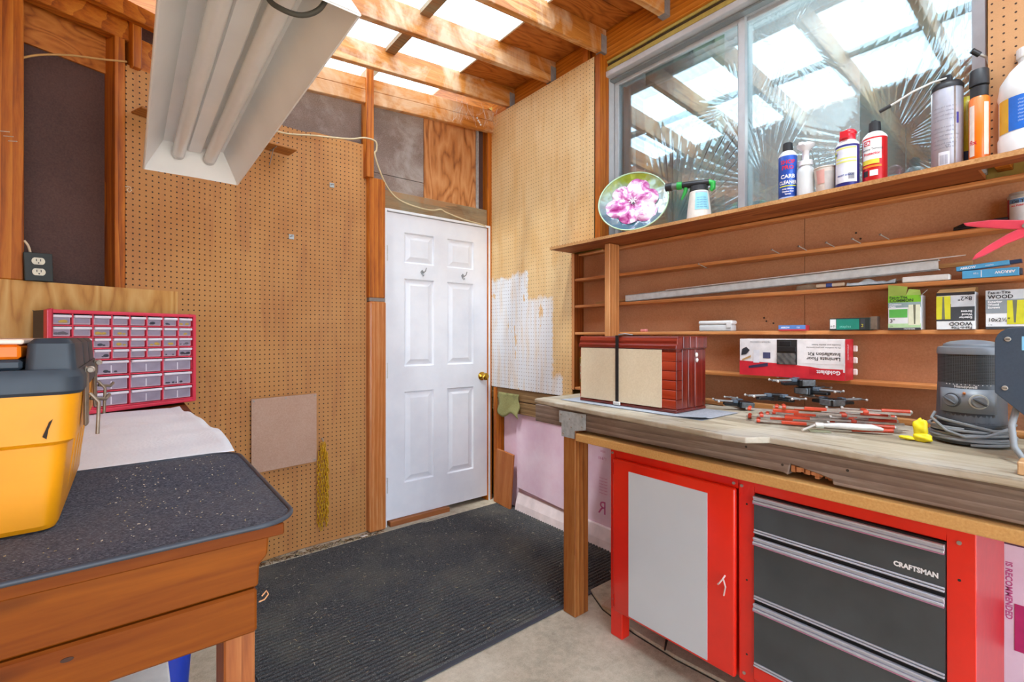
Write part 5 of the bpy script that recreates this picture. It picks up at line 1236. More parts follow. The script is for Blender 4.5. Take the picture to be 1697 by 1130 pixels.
# ------------------------------------------------------------------ rug on the floor
def mat_rug(name, lo, mid, speck, ribs=None, dust=None):
    t = NT(name); co = t.coord()
    f = t.noise(co, 260, 3, 0.7); g = t.noise(co, 3, 4, 0.6)
    col = t.ramp(f, [(0.34, hexc(lo)), (0.55, hexc(mid)), (0.72, hexc(speck))])
    if dust: col = t.mix(t.ramp(g, [(0.45, (0, 0, 0, 1)), (0.75, (0.5, 0.5, 0.5, 1))]), col, hexc(dust))
    h = f
    if ribs:
        w = t.wave(co, ribs, 0, 1, 0, 'Y'); col = t.mix(t.math('MULTIPLY', t.math('SUBTRACT', 1.0, w), 0.55), col, hexc(lo)); h = t.math('ADD', w, t.math('MULTIPLY', f, 0.4))  # shade in the grooves between ribs is put into the colour
    return t.bsdf(col, 0.95, bump=h, bstr=0.5, bdist=0.004, spec=0.2)
rg = thing('floor_rug', 'dark grey ribbed floor mat in front of the white door', 'rug', (-0.875, -0.72, 0.0015), (0, 0, math.radians(1.0)))
RUGM = mat_rug('rug_carpet', '#29292a', '#4e4e4f', '#8b887f', dust='#736e60')
hx, hy = 0.925, 0.645
nr = 58
def rugf(u, v):
    x = -hx + 2 * hx * u; y = -hy + 2 * hy * v
    return (x, y, 0.0020 + 0.0085 * abs(math.sin(v * nr * PI)) ** 0.8 + 0.0015 * math.sin(4 * x + 2 * y))
P().grid(24, nr * 6, rugf).done('carpet', RUGM, rg, smooth=80)
RUB = plain('#3c3d44', 0.6)
p = P(); e = 0.022
for q in ((-hx - e, hx + e, -hy - e, -hy), (-hx - e, hx + e, hy, hy + e), (-hx - e, -hx, -hy, hy), (hx, hx + e, -hy, hy)): p.box(q[0], q[1], q[2], q[3], 0, 0.0045)
p.done('rubber_border', RUB, rg, bev=0.0015)

# loose bits: shavings and dust
def bits(name, label, n, area, z, mats, size=(0.003, 0.012), cat='debris', thin=0.0012):
    p = P()
    for i in range(n):
        while True:
            x = random.uniform(area[0], area[1]); y = random.uniform(area[2], area[3])
            if len(area) < 5 or area[4](x, y): break
        a = random.uniform(0, PI); l = random.uniform(*size); w = thin * random.uniform(0.6, 1.5)
        m = Matrix.Translation((x, y, z + random.uniform(0, 0.002))) @ Matrix.Rotation(a, 4, 'Z') @ Matrix.Rotation(random.uniform(-0.3, 0.3), 4, 'Y')
        p.box(-l / 2, l / 2, -w / 2, w / 2, 0, w * 0.6, random.randrange(len(mats)), m)
    o = p.done(name, mats, kind='stuff'); o['label'] = label; o['category'] = cat
    return o
M_STRAW = plain('#b7a67a', 0.8); M_CHIP = plain('#d8cdb4', 0.8); M_LEAF = plain('#7a5b38', 0.85)
bits('straw_bits', 'scattered straw and sawdust bits on the dark floor mat', 700, (-1.65, 0.05, -1.36, -0.1), 0.0118, [M_STRAW, M_CHIP, M_LEAF], (0.004, 0.018), thin=0.0010)
bits('floor_litter', 'leaf litter and twigs along the bottom of the pegboard', 260, (-1.62, -0.9, -0.085, -0.03), 0.013, [M_LEAF, M_STRAW, DARK_GAP], (0.008, 0.05), thin=0.0022)
bits('wood_chips', 'pale wood chips scattered on the black bench mat', 220, (-2.5, -1.97, -2.07, -1.53, lambda x, y: x > -2.19 or y < -1.97), 0.9535, [M_CHIP, M_STRAW], (0.001, 0.0035), thin=0.0010)

# ------------------------------------------------------------------ low corner below the cream pegboard
W_PLK = wood('plank', '#7c3a16', '#a8602c', '#c07e48', axis='Z', rough=0.6)
o = P().box(-0.010, 0.008, -0.10, 0.10, 0.0, 0.40).done('scrap_plank', W_PLK, bev=0.003, loc=(-0.008, -0.155, 0.008), rot=(0.06, 0.03, 0)); tag(o, 'short reddish plank leaning in the corner beside the door', 'plank')
CLOTH = mat_hardboard('olive_felt', '#8d8c56', '#aaa870', 0.95, blotch='#5d5c3c')
def clothf(u, v): return (-0.006 - 0.008 * math.sin(3 * u + 2 * v) ** 2, -0.115 - 0.235 * u + 0.012 * math.sin(9 * v), 0.842 - (0.160 + 0.02 * math.sin(7 * u)) * v)
p = P().grid(14, 10, clothf); o = p.done('felt_scrap', CLOTH, smooth=60); m_ = o.modifiers.new('s', 'SOLIDIFY'); m_.thickness = 0.004
tag(o, 'ragged olive felt scrap hanging below the white painted pegboard', 'cloth')
PINKLEDGE = plain('#ead9d8', 0.85, 0, 0.08, scale=12)
p = P(); p.prism([(0.058, 0.0), (0.058, 0.128), (0.045, 0.126), (0.02, 0.055), (0.012, 0.0)], -1.30, -0.27, 'Y'); o = p.done('foam_strip', PINKLEDGE, WR, bev=0.006)
tag_f = FOAM
o = P().prism([(-0.265, 0.868), (-0.28, 0.20), (-0.285, 0.165), (-0.86, 0.132), (-0.86, 0.868)], 0.028, 0.056, 'X').done('foam_sheet', FOAM, bev=0.002); o.parent = WR
FPRINT = plain('#c9568e', 0.6)
def foam_text(s, y, z, size, rot=0, **kw):
    if rot: return text(s, size, FPRINT, WR, flatmap((0.0594, y, z), (0, 0, -1), (0, -1, 0)), **kw)
    return text(s, size, FPRINT, WR, flatmap((0.0594, y, z), (0, 1, 0), (0, 0, 1)), **kw)
foam_text('R', -1.085, 0.19, 0.11, 0, bold=-0.0); foam_text('1" 8-03', -1.085, 0.515, 0.022); foam_text('03203', -1.075, 0.56, 0.016)
for q in range(6): foam_text('foam board', -1.09, 0.40 - q * 0.018, 0.013)
foam_text('IS RECOMMENDED', -2.745, 0.53, 0.022, 1, bold=0.03); foam_text('SEE LITERATURE', -2.725, 0.53, 0.022, 1, bold=0.03)
P().box(0.0586, 0.0592, -2.79, -2.715, 0.585, 0.66).done('printed_block', plain('#5b3048', 0.6), WR)
for q in range(5): P().box(0.0580, 0.0588, -2.79, -2.722, 0.595 + q * 0.013, 0.600 + q * 0.013).done('printed_line', FOAM, WR)
P().box(0.0586, 0.0592, -2.90, -2.765, 0.25, 0.40).done('printed_block', plain('#c02a6a', 0.6), WR)
o = P().box(-0.06, 0.06, -0.045, 0.045, 0, 0.012).done('stone_tile', mat_hardboard('tile_tan', '#b09a84', '#c9b6a0', 0.8), bev=0.003, loc=(-0.40, -1.53, 0.0145), rot=(0, 0, 0.2)); tag(o, 'broken tan tile scrap on the floor behind the bench leg', 'tile')
W_SHIM = plain('#e8e4da', 0.7)
o = P().box(-0.022, 0.022, -0.010, 0.010, 0, 0.004).done('paper_scrap', W_SHIM, loc=(-1.02, -0.065, 0.0155), rot=(0.0, 0.1, 0.3)); tag(o, 'white paper scrap on the floor near the brown post', 'scrap')

# ------------------------------------------------------------------ left workbench
W_LB = wood('leftbench', '#3c1600', '#703300', '#8f4c06', axis='X', rough=0.6, gs=0.5, spec=0.2)
W_LBZ = wood('leftleg', '#6c3210', '#9a5626', '#b47440', axis='Z', rough=0.6)
lb = thing('workbench', 'orange-brown wooden workbench in the left foreground under a black mat', 'workbench', (-2.4, -1.3, 0))
L = Matrix.Translation((2.4, 1.3, 0))
P().prism([(-1.955, -2.085), (-1.955, -0.195), (-2.95, -0.60), (-2.95, -2.085)], 0.925, 0.945).xf(L).done('benchtop', W_LB, lb, bev=0.002)
P().prism([(-2.95, 0.844), (-1.992, 0.844), (-1.990, 0.880), (-1.978, 0.892), (-1.976, 0.9245), (-2.95, 0.9245)], -2.072, -2.032, 'Y').xf(L).done('apron', W_LB, lb, bev=0.003)
P().box(-2.95, -1.994, -2.074, -2.034, 0.770, 0.8415).xf(L).done('apron', W_LB, lb, bev=0.004)
P().box(-2.03, -1.996, -2.03, -0.30, 0.80, 0.9245).xf(L).done('side_apron', wood('leftside', '#451c04', '#7c3c08', '#9c5414', axis='Y'), lb, bev=0.003)
for x, y in ((-2.040, -2.062), (-2.040, -0.40), (-2.94, -2.062)):
    P().box(x, x + 0.045, y, y + 0.09, 0.0, 0.769).xf(L).done('leg', W_LBZ, lb, bev=0.003)
kn = P()
kn.prism([(0.0 + 0.004 * math.cos(q * PI / 6), 0.003 * math.sin(q * PI / 6)) for q in range(12)], -2.0758, -2.0744, 'Y')
for x, z in ((-2.225, 0.822), (-2.255, 0.79)):
    P().prism([(x + 0.007 * math.cos(q * PI / 6), z + 0.003 * math.sin(q * PI / 6)) for q in range(12)], -2.0750, -2.0738, 'Y').xf(L).done('knot', plain('#3a1c08', 0.7), lb)
kn.b.free()
P().tube([(-1.990, -2.066, 0.815), (-1.982, -2.068, 0.817), (-1.976, -2.068, 0.824), (-1.979, -2.068, 0.831), (-1.986, -2.068, 0.824)], 0.0012, 6).xf(L).done('splinter', plain('#d9a070', 0.7), lb)

# black mat with rolled rim
MATM = mat_rug('bench_mat', '#31333c', '#60636e', '#888b94', ribs=52, dust='#7c7572')
def rrect(x0, x1, y0, y1, r, n=8):
    pl = []
    for cx, cy, a0 in ((x1 - r, y1 - r, 0), (x0 + r, y1 - r, PI / 2), (x0 + r, y0 + r, PI), (x1 - r, y0 + r, 3 * PI / 2)):
        for k in range(n + 1): q = a0 + PI / 2 * k / n; pl.append((cx + r * math.cos(q), cy + r * math.sin(q)))
    return pl
bm_ = thing('bench_mat', 'black ribbed rubber mat with rolled edge on the left workbench', 'mat', (-2.4, -1.8, 0.9460))
pl = rrect(-0.50, 0.462, -0.292, 0.298, 0.055)
P().prism(pl, 0.0, 0.0055).done('surface', MATM, bm_)
P().tube([(x, y, 0.0045) for x, y in rrect(-0.503, 0.465, -0.295, 0.301, 0.058)], 0.0044, 8, closed=True).done('rolled_rim', plain('#3b414a', 0.45, 0, 0.1), bm_, smooth=60)

# white shelf liner
def mat_liner():
    t = NT('paper_liner'); co = t.coord(); vo = t.node('TexVoronoi'); t.set(vo.inputs['Vector'], co); vo.inputs['Scale'].default_value = 110
    return t.bsdf(t.ramp(t.noise(co, 5, 3), [(0.3, hexc('#ebedf0')), (0.7, hexc('#f8f9fa'))]), 0.6, bump=vo.outputs['Distance'], bstr=0.35, bdist=0.003)
def liner(u, v):
    x = -2.62 + 0.672 * u; y = -1.475 + 1.03 * v
    if u > 0.9: x += 0.02 * math.sin(4 * v + 0.6) * (u - 0.9) / 0.1 - 0.02 * v
    z = 0.9475 + (0.002 + 0.002 * v) * (1 + math.sin(26 * y + 3 * x)) * min(1, (u - 0.0) * 3) * (0.3 + 0.7 * math.sin(PI * min(1, max(0, v)))) + (0.010 * max(0, u - 0.93) / 0.07 * math.sin(7 * v) ** 2)
    return (x, y, z)
o = P().grid(40, 60, liner).done('paper_liner', mat_liner(), smooth=60); m_ = o.modifiers.new('s', 'SOLIDIFY'); m_.thickness = 0.0012; m_.offset = 1
tag(o, 'white textured paper sheet spread on the left bench behind the black mat', 'paper')

# ------------------------------------------------------------------ drawer organizer
PK = plain('#e03c54', 0.4, 0, 0.03, coat=0.2)
og = thing('drawer_organizer', 'red-framed organizer with rows of small clear drawers on the left bench', 'organizer', tuple(BM @ Vector((0.72, 0.10, 0.957))), (0, 0, BA + PI + math.radians(3)))
# local x runs left, local y towards the room
w2 = 0.264; H = 0.40; yf = 0.062; yb = -0.062
p = P(); fr = 0.014
p.box(-w2, -w2 + fr, yf - 0.03, yf, 0, H); p.box(w2 - fr, w2, yf - 0.03, yf, 0, H); p.box(-w2 + fr, w2 - fr, yf - 0.03, yf, 0, fr); p.box(-w2 + fr, w2 - fr, yf - 0.03, yf, H - fr, H)
p.done('front_frame', PK, og, bev=0.004, seg=2)
p = P(); p.box(-w2 + 0.004, -w2 + 0.010, yb, yf - 0.031, 0.003, H - 0.003); p.box(w2 - 0.010, w2 - 0.004, yb, yf - 0.031, 0.003, H - 0.003); p.box(-w2 + 0.004, w2 - 0.004, yb, yf - 0.031, H - 0.009, H - 0.003); p.box(-w2 + 0.004, w2 - 0.004, yb, yf - 0.031, 0.003, 0.009); p.box(-w2 + 0.01, w2 - 0.01, yb, yb + 0.004, 0.009, H - 0.009)
p.done('case', plain('#3d4048', 0.45, 0, 0.06), og, bev=0.002)
iw = 2 * w2 - 2 * fr; cw = iw / 8
sm, bg = 0.0447, 0.0632
rowz = []; z = H - fr
for k in range(4): rowz.append((z - sm, z, 8)); z -= sm
for k in range(3): rowz.append((z - bg, z, 4)); z -= bg
p = P()
for za, zb, nc in rowz: p.box(-w2 + fr, w2 - fr, yf - 0.028, yf - 0.004, za - 0.0022, za + 0.0022)
for k in range(1, 8): p.box(-w2 + fr + k * cw - 0.0022, -w2 + fr + k * cw + 0.0022, yf - 0.027, yf - 0.0045, rowz[3][0] if k % 2 else 0.012, H - 0.012)
p.done('grid', PK, og)
CLEAR = plain('#dcc8d4', 0.25, 0, 0.05, coat=0.4); INSIDE = plain('#a79fb2', 0.3, 0, 0.12, coat=0.3, scale=14); LIP = plain('#e9e4ec', 0.3, 0, 0.02, coat=0.3)
CONT = [plain('#6d6a72', 0.5, 0.3), plain('#d8d5d2', 0.5), plain('#c9a84a', 0.5), plain('#3b3d4a', 0.5)]
def mk_drawer(w, h):
    d = P().box(-w / 2, w / 2, -0.004, 0.0, 0, h - 0.0005).done('drawer', CLEAR, og, bev=0.002)
    win = P().box(-w / 2 + 0.004, w / 2 - 0.004, -0.001, 0.0012, 0.004, h - 0.0105).done('window', INSIDE, d)
    lip = P().box(-w / 2, w / 2, -0.0042, 0.013, h - 0.010, h).done('pull_lip', LIP, d, bev=0.002)
    return d, win, lip
protos = {8: mk_drawer(cw - 0.008, sm - 0.009), 4: mk_drawer(2 * cw - 0.010, bg - 0.010)}
first = {8: True, 4: True}
for za, zb, nc in rowz:
    ww = iw / nc
    for k in range(nc):
        loc = (-w2 + fr + (k + 0.5) * ww, yf - 0.012, za + 0.004)
        d, win, lip = protos[nc]
        if first[nc]: d.location = loc; first[nc] = False; dd = d
        else:
            dd = inst(d, og, loc)
            wi = inst(win, dd); inst(lip, dd)
        q = random.random()
        if q < 0.5:
            pp = P(); m = CONT[random.randrange(4)]; hw = ww / 2 - 0.009
            for j in range(random.randint(2, 6)):
                s_ = random.uniform(0.003, 0.008); x_ = random.uniform(-hw + s_, hw - s_)
                pp.sphere((x_, 0.0012, 0.005 + s_ * 0.9), s_, 6, 4, (1.3, 0.18, 0.8))
            pp.done('contents', m, dd)
        if nc == 4: P().box(-0.002, 0.002, 0.0012, 0.002, 0.004, 0.035).done('divider', LIP, dd)

# ------------------------------------------------------------------ yellow tool box
TY = plain('#eb9a06', 0.42, 0, 0.05, scale=8); TB = plain('#2f3a44', 0.5, 0, 0.12, scale=12)
tb = thing('toolbox', 'yellow plastic toolbox with dark grey lid and metal latches', 'toolbox', (-2.36, -1.69, 0.9555))
def loft(rings):
    """stack of rounded rectangles (hx, hy, z, r)"""
    p = P(); v = []; n = None
    for hx, hy, z, r in rings:
        pl = rrect(-hx, hx, -hy, hy, r, 5); n = len(pl); v += [(x, y, z) for x, y in pl]
    f = [tuple(range(n))[::-1], tuple(range((len(rings) - 1) * n, len(rings) * n))]
    for k in range(len(rings) - 1): f += [(k*n + i, k*n + (i+1) % n, (k+1)*n + (i+1) % n, (k+1)*n + i) for i in range(n)]
    return p.faces(v, f)
loft([(0.108, 0.222, 0.0, 0.02), (0.112, 0.228, 0.008, 0.024), (0.124, 0.236, 0.132, 0.026), (0.1245, 0.2365, 0.136, 0.026)]).done('body', TY, tb, smooth=30)
loft([(0.126, 0.239, 0.134, 0.026), (0.134, 0.246, 0.140, 0.03), (0.139, 0.250, 0.214, 0.03)]).done('skirt', TY, tb, smooth=30)
for y in (-0.10, -0.02, 0.06, 0.14):
    p = P(); p.faces([(0.113, y, 0.02), (0.113, y + 0.045, 0.02), (0.127, y + 0.045, 0.132), (0.127, y, 0.132), (0.108, y, 0.02), (0.108, y + 0.045, 0.02), (0.122, y + 0.045, 0.132), (0.122, y, 0.132)], [(0, 1, 2, 3), (4, 7, 6, 5), (0, 4, 5, 1), (1, 5, 6, 2), (2, 6, 7, 3), (3, 7, 4, 0)]); p.done('side_rib', TY, tb, bev=0.002)
loft([(0.140, 0.251, 0.213, 0.03), (0.144, 0.255, 0.218, 0.032), (0.144, 0.255, 0.240, 0.032), (0.138, 0.249, 0.252, 0.03)]).done('lid_rim', TB, tb, smooth=30)
for sx in (1, -1):
    for k, (ya, yb_) in enumerate(((-0.242, -0.075), (-0.068, 0.075), (0.082, 0.238))):
        p = loft([(0.030, (yb_ - ya) / 2, 0.250, 0.012), (0.027, (yb_ - ya) / 2 - 0.002, 0.292, 0.012), (0.020, (yb_ - ya) / 2 - 0.008, 0.300, 0.010)])
        p.xf(Matrix.Translation((0.106 * sx, (ya + yb_) / 2, 0))).done('lid_hump', TB, tb, smooth=30)
P().box(-0.074, 0.074, -0.236, 0.232, 0.252, 0.268).done('lid_deck', TB, tb, bev=0.004)
P().box(-0.070, 0.072, -0.232, 0.22, 0.2685, 0.291).done('organizer_tray', plain('#f0780e', 0.4), tb, bev=0.004)
p = P(); p.box(-0.076, 0.076, -0.240, 0.22, 0.2915, 0.299); p.box(-0.076, 0.02, -0.240, -0.236, 0.275, 0.2915)
p.done('tray_lid', plain('#f2d9c6', 0.4), tb, bev=0.002)
MET = plain('#8d7e6e', 0.4, 0.5, 0.15)
for y in (-0.16, 0.12):
    lt = P().box(0.1395, 0.146, y - 0.016, y + 0.016, 0.150, 0.252).done('latch', MET, tb, bev=0.003)
    P().cyl((0.149, y - 0.018, 0.246), (0.149, y + 0.018, 0.246), 0.004, n=10).done('latch_pin', MET, lt)
    P().tube([(0.148, y - 0.014, 0.206), (0.160, y - 0.014, 0.190), (0.158, y - 0.012, 0.135)], 0.0028, 8).done('hasp', MET, lt, smooth=50)
    P().tube([(0.148, y, 0.196), (0.168, y + 0.01, 0.192), (0.172, y + 0.045, 0.196)], 0.003, 8).done('hasp', MET, lt, smooth=50)
    P().sphere((0.149, y, 0.246), 0.006, 8, 6).done('rivet', plain('#cfc4b4', 0.35, 0.4), lt, smooth=60)
P().prism([(0.0975, 0.150), (0.105, 0.172), (0.109, 0.176), (0.104, 0.160), (0.102, 0.146)], -0.2495, -0.2478, 'Y').done('scuff', plain('#2a1c10', 0.8), tb)

# ------------------------------------------------------------------ shop light
WL = plain('#f3f2ef', 0.35, 0.0, 0.03, coat=0.2, scale=5)
sl = thing('shop_light', 'long white fluorescent shop light hanging from the rafters, two bare tubes', 'light fixture', (-1.98, -1.51, 1.83))
y2 = 0.612; rw = 0.140; tw = 0.088; tz = 0.095; th = 0.003
def chan(y_in, inset):
    p = P()
    # inner and outer skins of the trough, hipped at both ends
    lo = [(-rw, -y2, 0), (rw, -y2, 0), (rw, y2, 0), (-rw, y2, 0)]
    ti = tw; ty = y2 - 0.045
    hi = [(-ti, -ty, tz), (ti, -ty, tz), (ti, ty, tz), (-ti, ty, tz)]
    lo2 = [(x * 1.02, y * 1.004, z) for x, y, z in lo]; hi2 = [(x * 1.04, y * 1.008, z + th) for x, y, z in hi]
    return lo, hi, lo2, hi2
lo, hi, lo2, hi2 = chan(0, 0)
for i in range(4):
    j = (i + 1) % 4
    P().faces([lo[i], lo[j], hi[j], hi[i], lo2[i], lo2[j], hi2[j], hi2[i]], [(0, 1, 2, 3), (4, 7, 6, 5), (0, 4, 5, 1), (1, 5, 6, 2), (2, 6, 7, 3), (3, 7, 4, 0)]).done('end_plate' if i in (0, 2) else 'reflector', WL, sl)
P().box(-tw * 1.04, tw * 1.04, -(y2 - 0.045), y2 - 0.045, tz - 0.0005, tz + th).done('top_plate', WL, sl)
P().box(-0.022, 0.022, -(y2 - 0.05), y2 - 0.05, tz - 0.022, tz - 0.001).done('ballast_cover', WL, sl, bev=0.004)
P().box(-0.06, 0.06, -(y2 - 0.05), y2 - 0.05, tz + th, tz + 0.05).done('ballast_box', WL, sl, bev=0.003)
for x in (-0.046, 0.046):
    tu = P().cyl((x, -(y2 - 0.058), 0.060), (x, y2 - 0.058, 0.060), 0.019, n=24).done('tube', plain('#e9e8e4', 0.25, 0, 0.01, coat=0.3), sl, smooth=40)
    for s_ in (-1, 1):
        P().cyl((x, s_ * (y2 - 0.062), 0.060), (x, s_ * (y2 - 0.036), 0.060), 0.0195, n=20).done('tube_cap', plain('#c9c8c4', 0.35, 0.3), tu)
        P().box(x - 0.012, x + 0.012, s_ * (y2 - 0.040) - 0.006, s_ * (y2 - 0.040) + 0.006, 0.058, tz).done('lamp_holder', WL, sl, bev=0.002)
p = P(); q = [lo[0], lo[1], lo[2], lo[3]]; p.tube([Vector(v) for v in q], 0.0035, 6, closed=True); p.done('rolled_rim', WL, sl)
P().tube(smoothpath([(0.010, -0.520, 0.070), (0.012, -0.513, 0.030), (0.03, -0.532, 0.006), (0.060, -0.55, -0.002), (0.085, -0.57, 0.010), (0.100, -0.585, 0.045)]), 0.0048, 8).done('cord', plain('#4c4a42', 0.6), sl, smooth=60)
for s_ in (-1, 1):
    zt = 2.93 + 0.075 * -1.98 - 1.83 + 0.02
    P().cyl((0, s_ * 0.50, tz + 0.05), (0, s_ * 0.50, zt), 0.003, n=6).done('hanging_chain', GREY_STEEL, sl)

# ------------------------------------------------------------------ things on the back wall
hb = thing('hardboard_panel', 'square tan hardboard panel screwed to the pegboard', 'panel', (-1.4685, -0.042, 0.515), (0, 0, math.radians(8.6)))
P().box(-0.179, 0.179, -0.004, 0.004, 0, 0.402).done('board', HB_PALE, hb, bev=0.001)
for x, z in ((-0.168, 0.39), (0.168, 0.39), (-0.168, 0.012), (0.168, 0.012), (0.0, 0.392)): P().cyl((x, -0.0065, z), (x, -0.004, z), 0.005, n=10).done('screw', SCREW, hb)
ch = thing('chain', 'bundle of yellow plastic chain hanging on a pegboard hook', 'chain', (-1.258, -0.008, 0.625))
P().tube([(0, 0.004, 0.02), (0, -0.02, 0.018), (0, -0.032, 0.004), (0, -0.036, 0.012)], 0.0025, 6).done('hook', GREY_STEEL, ch)
lk = []
for k in range(16):
    q = 2 * PI * k / 16; lk.append((0.0075 * math.cos(q), 0, 0.0085 * math.sin(q) + (0.008 if math.sin(q) > 0 else -0.008)))
CHY = plain('#d3a018', 0.4, 0.1, 0.12, coat=0.2)
link0 = P().tube(lk, 0.0025, 6, closed=True).done('link', CHY, ch, smooth=60)
ft = True
for s_, (dx, dy, n, z0) in enumerate(((-0.026, -0.022, 20, -0.005), (-0.012, -0.034, 21, 0.0), (0.004, -0.026, 19, 0.0), (0.018, -0.034, 20, -0.008), (0.028, -0.020, 17, -0.02))):
    for k in range(n):
        loc = (dx * min(1, 0.3 + k * 0.2) + 0.002 * math.sin(k * 1.7 + s_), dy, z0 - 0.012 - k * 0.0245); rot = (0, 0.12 * math.sin(k * 2.1 + s_), (PI / 2 if k % 2 else 0.25))
        if ft: link0.location = loc; link0.rotation_euler = rot; ft = False
        else: inst(link0, ch, loc, rot)
# cables
CREAMC = plain('#d8c69c', 0.5)
pth = [BM @ Vector((0.40, 0.012, 2.52)), BM @ Vector((0.15, 0.012, 2.44)), (-1.50, -0.035, 2.405), (-1.307, -0.02, 2.44), (-1.10, -0.03, 2.47), (-1.016, -0.065, 2.487), (-0.948, -0.07, 2.48), (-0.940, -0.065, 2.43), (-0.953, -0.068, 2.40), (-0.917, -0.062, 2.305), (-0.850, -0.03, 2.22), (-0.771, -0.015, 2.163), (-0.67, -0.012, 2.138), (-0.57, -0.014, 2.128), (-0.50, -0.014, 2.132), (-0.445, -0.014, 2.147), (-0.40, -0.014, 2.132), (-0.25, -0.014, 2.105), (-0.10, -0.014, 2.092), (-0.045, -0.006, 2.080)]
P().tube(smoothpath(pth), 0.0052, 8).done('electric_cable', CREAMC, WB, smooth=60)
pth = [BM @ Vector((s, 0.0, z)) for s, z in ((1.01, 2.305), (0.95, 2.35), (0.86, 2.395), (0.76, 2.43), (0.665, 2.466))]
tag(P().tube(smoothpath(pth), 0.0042, 8).done('electric_cable', plain('#c89a5c', 0.5), smooth=60), 'tan electric cable sagging between two studs at upper left', 'cable')
pth = [BM @ Vector((s, 0.015, z)) for s, z in ((0.997, 1.62), (0.985, 1.60), (0.978, 1.566))]
tag(P().tube(smoothpath(pth), 0.004, 8).done('electric_cable', plain('#d8c2a0', 0.5), smooth=60), 'short cable end feeding the black outlet box', 'cable')
# outlet
ot = thing('outlet_box', 'black outlet box with two cream receptacles on the left stud', 'outlet', tuple(BM @ Vector((0.962, 0.025, 1.470))), (math.radians(0), math.radians(2), BA + PI))
P().box(-0.038, 0.036, -0.045, 0.010, 0, 0.104).done('box', plain('#2b3030', 0.5), ot, bev=0.002)
P().box(-0.042, 0.040, 0.0105, 0.015, -0.002, 0.106).done('cover_plate', plain('#2f3636', 0.4, 0.1), ot, bev=0.002)
for z in (0.033, 0.074):
    p = P(); p.prism([(0.019 * math.cos(q * PI / 10), z + max(-0.013, min(0.013, 0.0175 * math.sin(q * PI / 10)))) for q in range(20)], 0.0152, 0.018, 'Y'); rc_ = p.done('receptacle', plain('#e6e0c8', 0.4), ot)
    for x in (-0.006, 0.006): P().box(x - 0.0012, x + 0.0012, 0.0178, 0.0185, z - 0.001, z + 0.008).done('slot', BLACK_P, rc_)
    P().cyl((0, 0.0178, z - 0.007), (0, 0.0186, z - 0.007), 0.0025, n=8).done('ground_slot', BLACK_P, rc_)
# small wire-bracket shelf high on the pegboard
bs = thing('bracket_shelf', 'small wooden ledge on a wire bracket near the shop light', 'shelf', (-1.53, -0.035, 2.285), (0, 0, math.radians(8)))
P().box(-0.13, 0.085, -0.115, 0.0, 0.0, 0.010).done('board', wood('ledge', '#7a4416', '#a86a2c', '#c08a4c', axis='X'), bs, bev=0.002)
P().tube([(-0.02, 0.0, 0.018), (-0.02, -0.006, -0.002), (-0.02, -0.10, -0.003), (-0.02, -0.112, 0.020)], 0.0022, 6).done('wire_bracket', GREY_STEEL, bs)
P().tube([(-0.02, -0.06, -0.003), (-0.02, -0.004, -0.075), (-0.02, -0.002, -0.08)], 0.0022, 6).done('wire_bracket', GREY_STEEL, bs)
bs = thing('bracket_shelf', 'small wooden ledge on the pegboard between the left stud and the shop light', 'shelf', tuple(BM @ Vector((0.55, 0.002, 2.245))), (0, 0, BA + PI))
P().box(-0.10, 0.10, 0.0, 0.10, 0.0, 0.010).done('board', wood('ledge', '#7a4416', '#a86a2c', '#c08a4c', axis='X'), bs, bev=0.002)
# pegboard hardware
def pegclip(x, y, z, lab):
    t = thing('pegboard_clip', lab, 'clip', (x, y, z)); P().box(-0.014, 0.014, -0.003, 0.0, -0.014, 0.014).done('plate', GALV, t, bev=0.001); P().tube([(-0.008, -0.002, 0.0), (0.0, -0.012, 0.004), (0.010, -0.002, 0.006)], 0.0025, 6).done('loop', GREY_STEEL, t)
pegclip(-1.429, -0.012, 1.828, 'square metal clip on the left pegboard at mid height'); pegclip(-1.196, -0.001, 2.173, 'small metal clip high on the pegboard near the post')
t = thing('twine_loop', 'short white twine loop on the edge of the left pegboard', 'twine', tuple(BM @ Vector((0.664, 0.012, 1.90))), (0, 0, BA + PI))
P().tube([(0.012, 0, 0.012), (-0.006, 0.002, 0.014), (-0.010, 0.004, 0.0), (-0.002, 0.004, -0.010), (0.006, 0.002, -0.002), (0.0, 0.0, 0.006)], 0.0016, 6).done('loop', plain('#e0d2bc', 0.7), t)
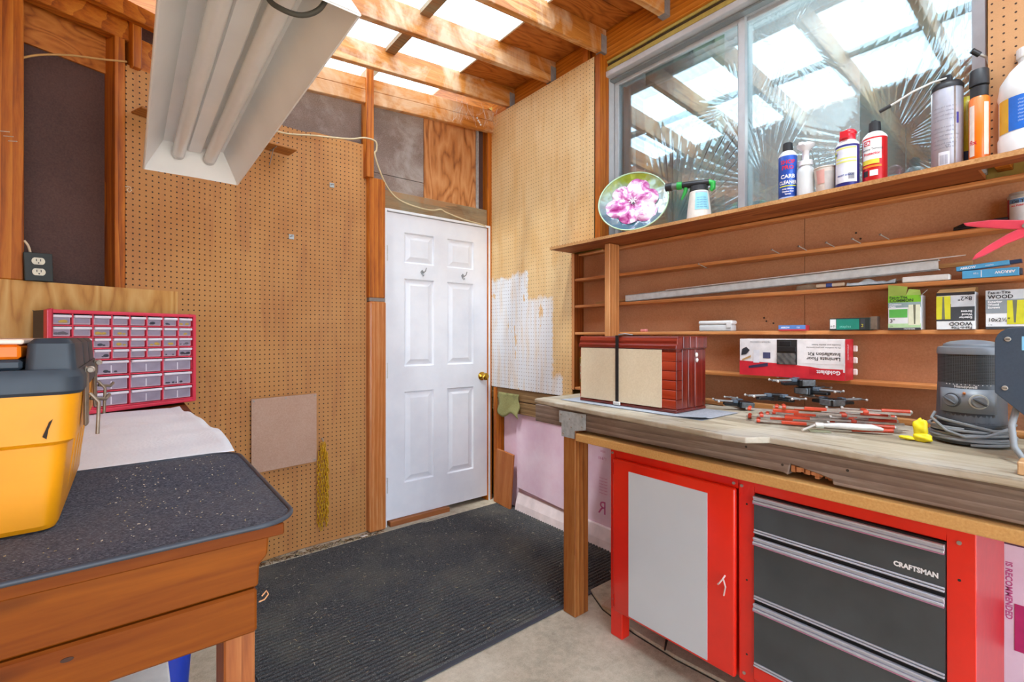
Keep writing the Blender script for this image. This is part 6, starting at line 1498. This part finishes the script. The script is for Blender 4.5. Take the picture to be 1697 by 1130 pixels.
# nails sticking out of the left stud
t = thing('nail_rack', 'three nails sticking out of the stud at the left edge', 'nails', tuple(BM @ Vector((1.045, 0.02, 2.0))), (0, 0, BA + PI))
for k in range(3): P().tube([(0.02 - 0.012 * k, 0.0, 0.008 - 0.014 * k), (0.0 - 0.01 * k, 0.028, 0.006 - 0.014 * k)], 0.0016, 6).done('nail', plain('#d9d6d0', 0.35, 0.3), t)

# ------------------------------------------------------------------ under the left bench
cb = thing('storage_box', 'white box with a black label on the floor under the left bench', 'box', (-2.19, -1.56, 0.0))
P().box(-0.115, 0.105, -0.07, 0.07, 0.0, 0.47).done('carton', plain('#e2e2de', 0.6, 0, 0.04), cb, bev=0.004)
P().box(-0.10, 0.078, -0.0712, -0.0704, 0.36, 0.452).done('label', BLACK_P, cb)
text('edio', 0.04, INKW, cb, flatmap((0.070, -0.0718, 0.422), (1, 0, 0), (0, 0, 1)), bold=0.03, align='RIGHT')
bk = thing('bucket', 'blue plastic bucket behind the white box under the left bench', 'bucket', (-2.135, -1.34, 0.0))
P().lathe([(0.085, 0.0), (0.118, 0.46), (0.124, 0.462), (0.124, 0.475), (0.115, 0.475), (0.083, 0.006)], 36).done('pail', plain('#1f3fb4', 0.35, 0, 0.04, coat=0.3), bk, smooth=40)
P().tube([(0.124 * math.cos(q * PI / 12), 0.124 * math.sin(q * PI / 12), 0.468 - 0.05 * math.sin(q * PI / 12)) for q in range(13)], 0.0025, 6).done('handle', GREY_STEEL, bk)

# cobwebs under the rafters near the corner
p = P()
for k in range(26):
    x = random.uniform(-0.42, -0.04); y = random.uniform(-0.20, -0.05); z = slope(2.93, x) - random.uniform(0.0, 0.05)
    x2 = x + random.uniform(-0.06, 0.06); z2 = z - random.uniform(0.04, 0.14)
    p.tube([(x, y, z), ((x + x2) / 2 + 0.01, y, (z + z2) / 2 - 0.012), (x2, y + random.uniform(-0.03, 0.03), z2)], 0.0006, 4)
for q in ((-0.215, -0.13, 2.815), (-0.205, -0.13, 2.80), (-0.195, -0.13, 2.79), (-0.185, -0.13, 2.775)): p.sphere(q, 0.007, 6, 5)
o = p.done('cobweb', plain('#d8d2c8', 0.8), kind='stuff'); o['label'] = 'cobwebs and fluff under the rafter in the corner above the door'; o['category'] = 'cobweb'
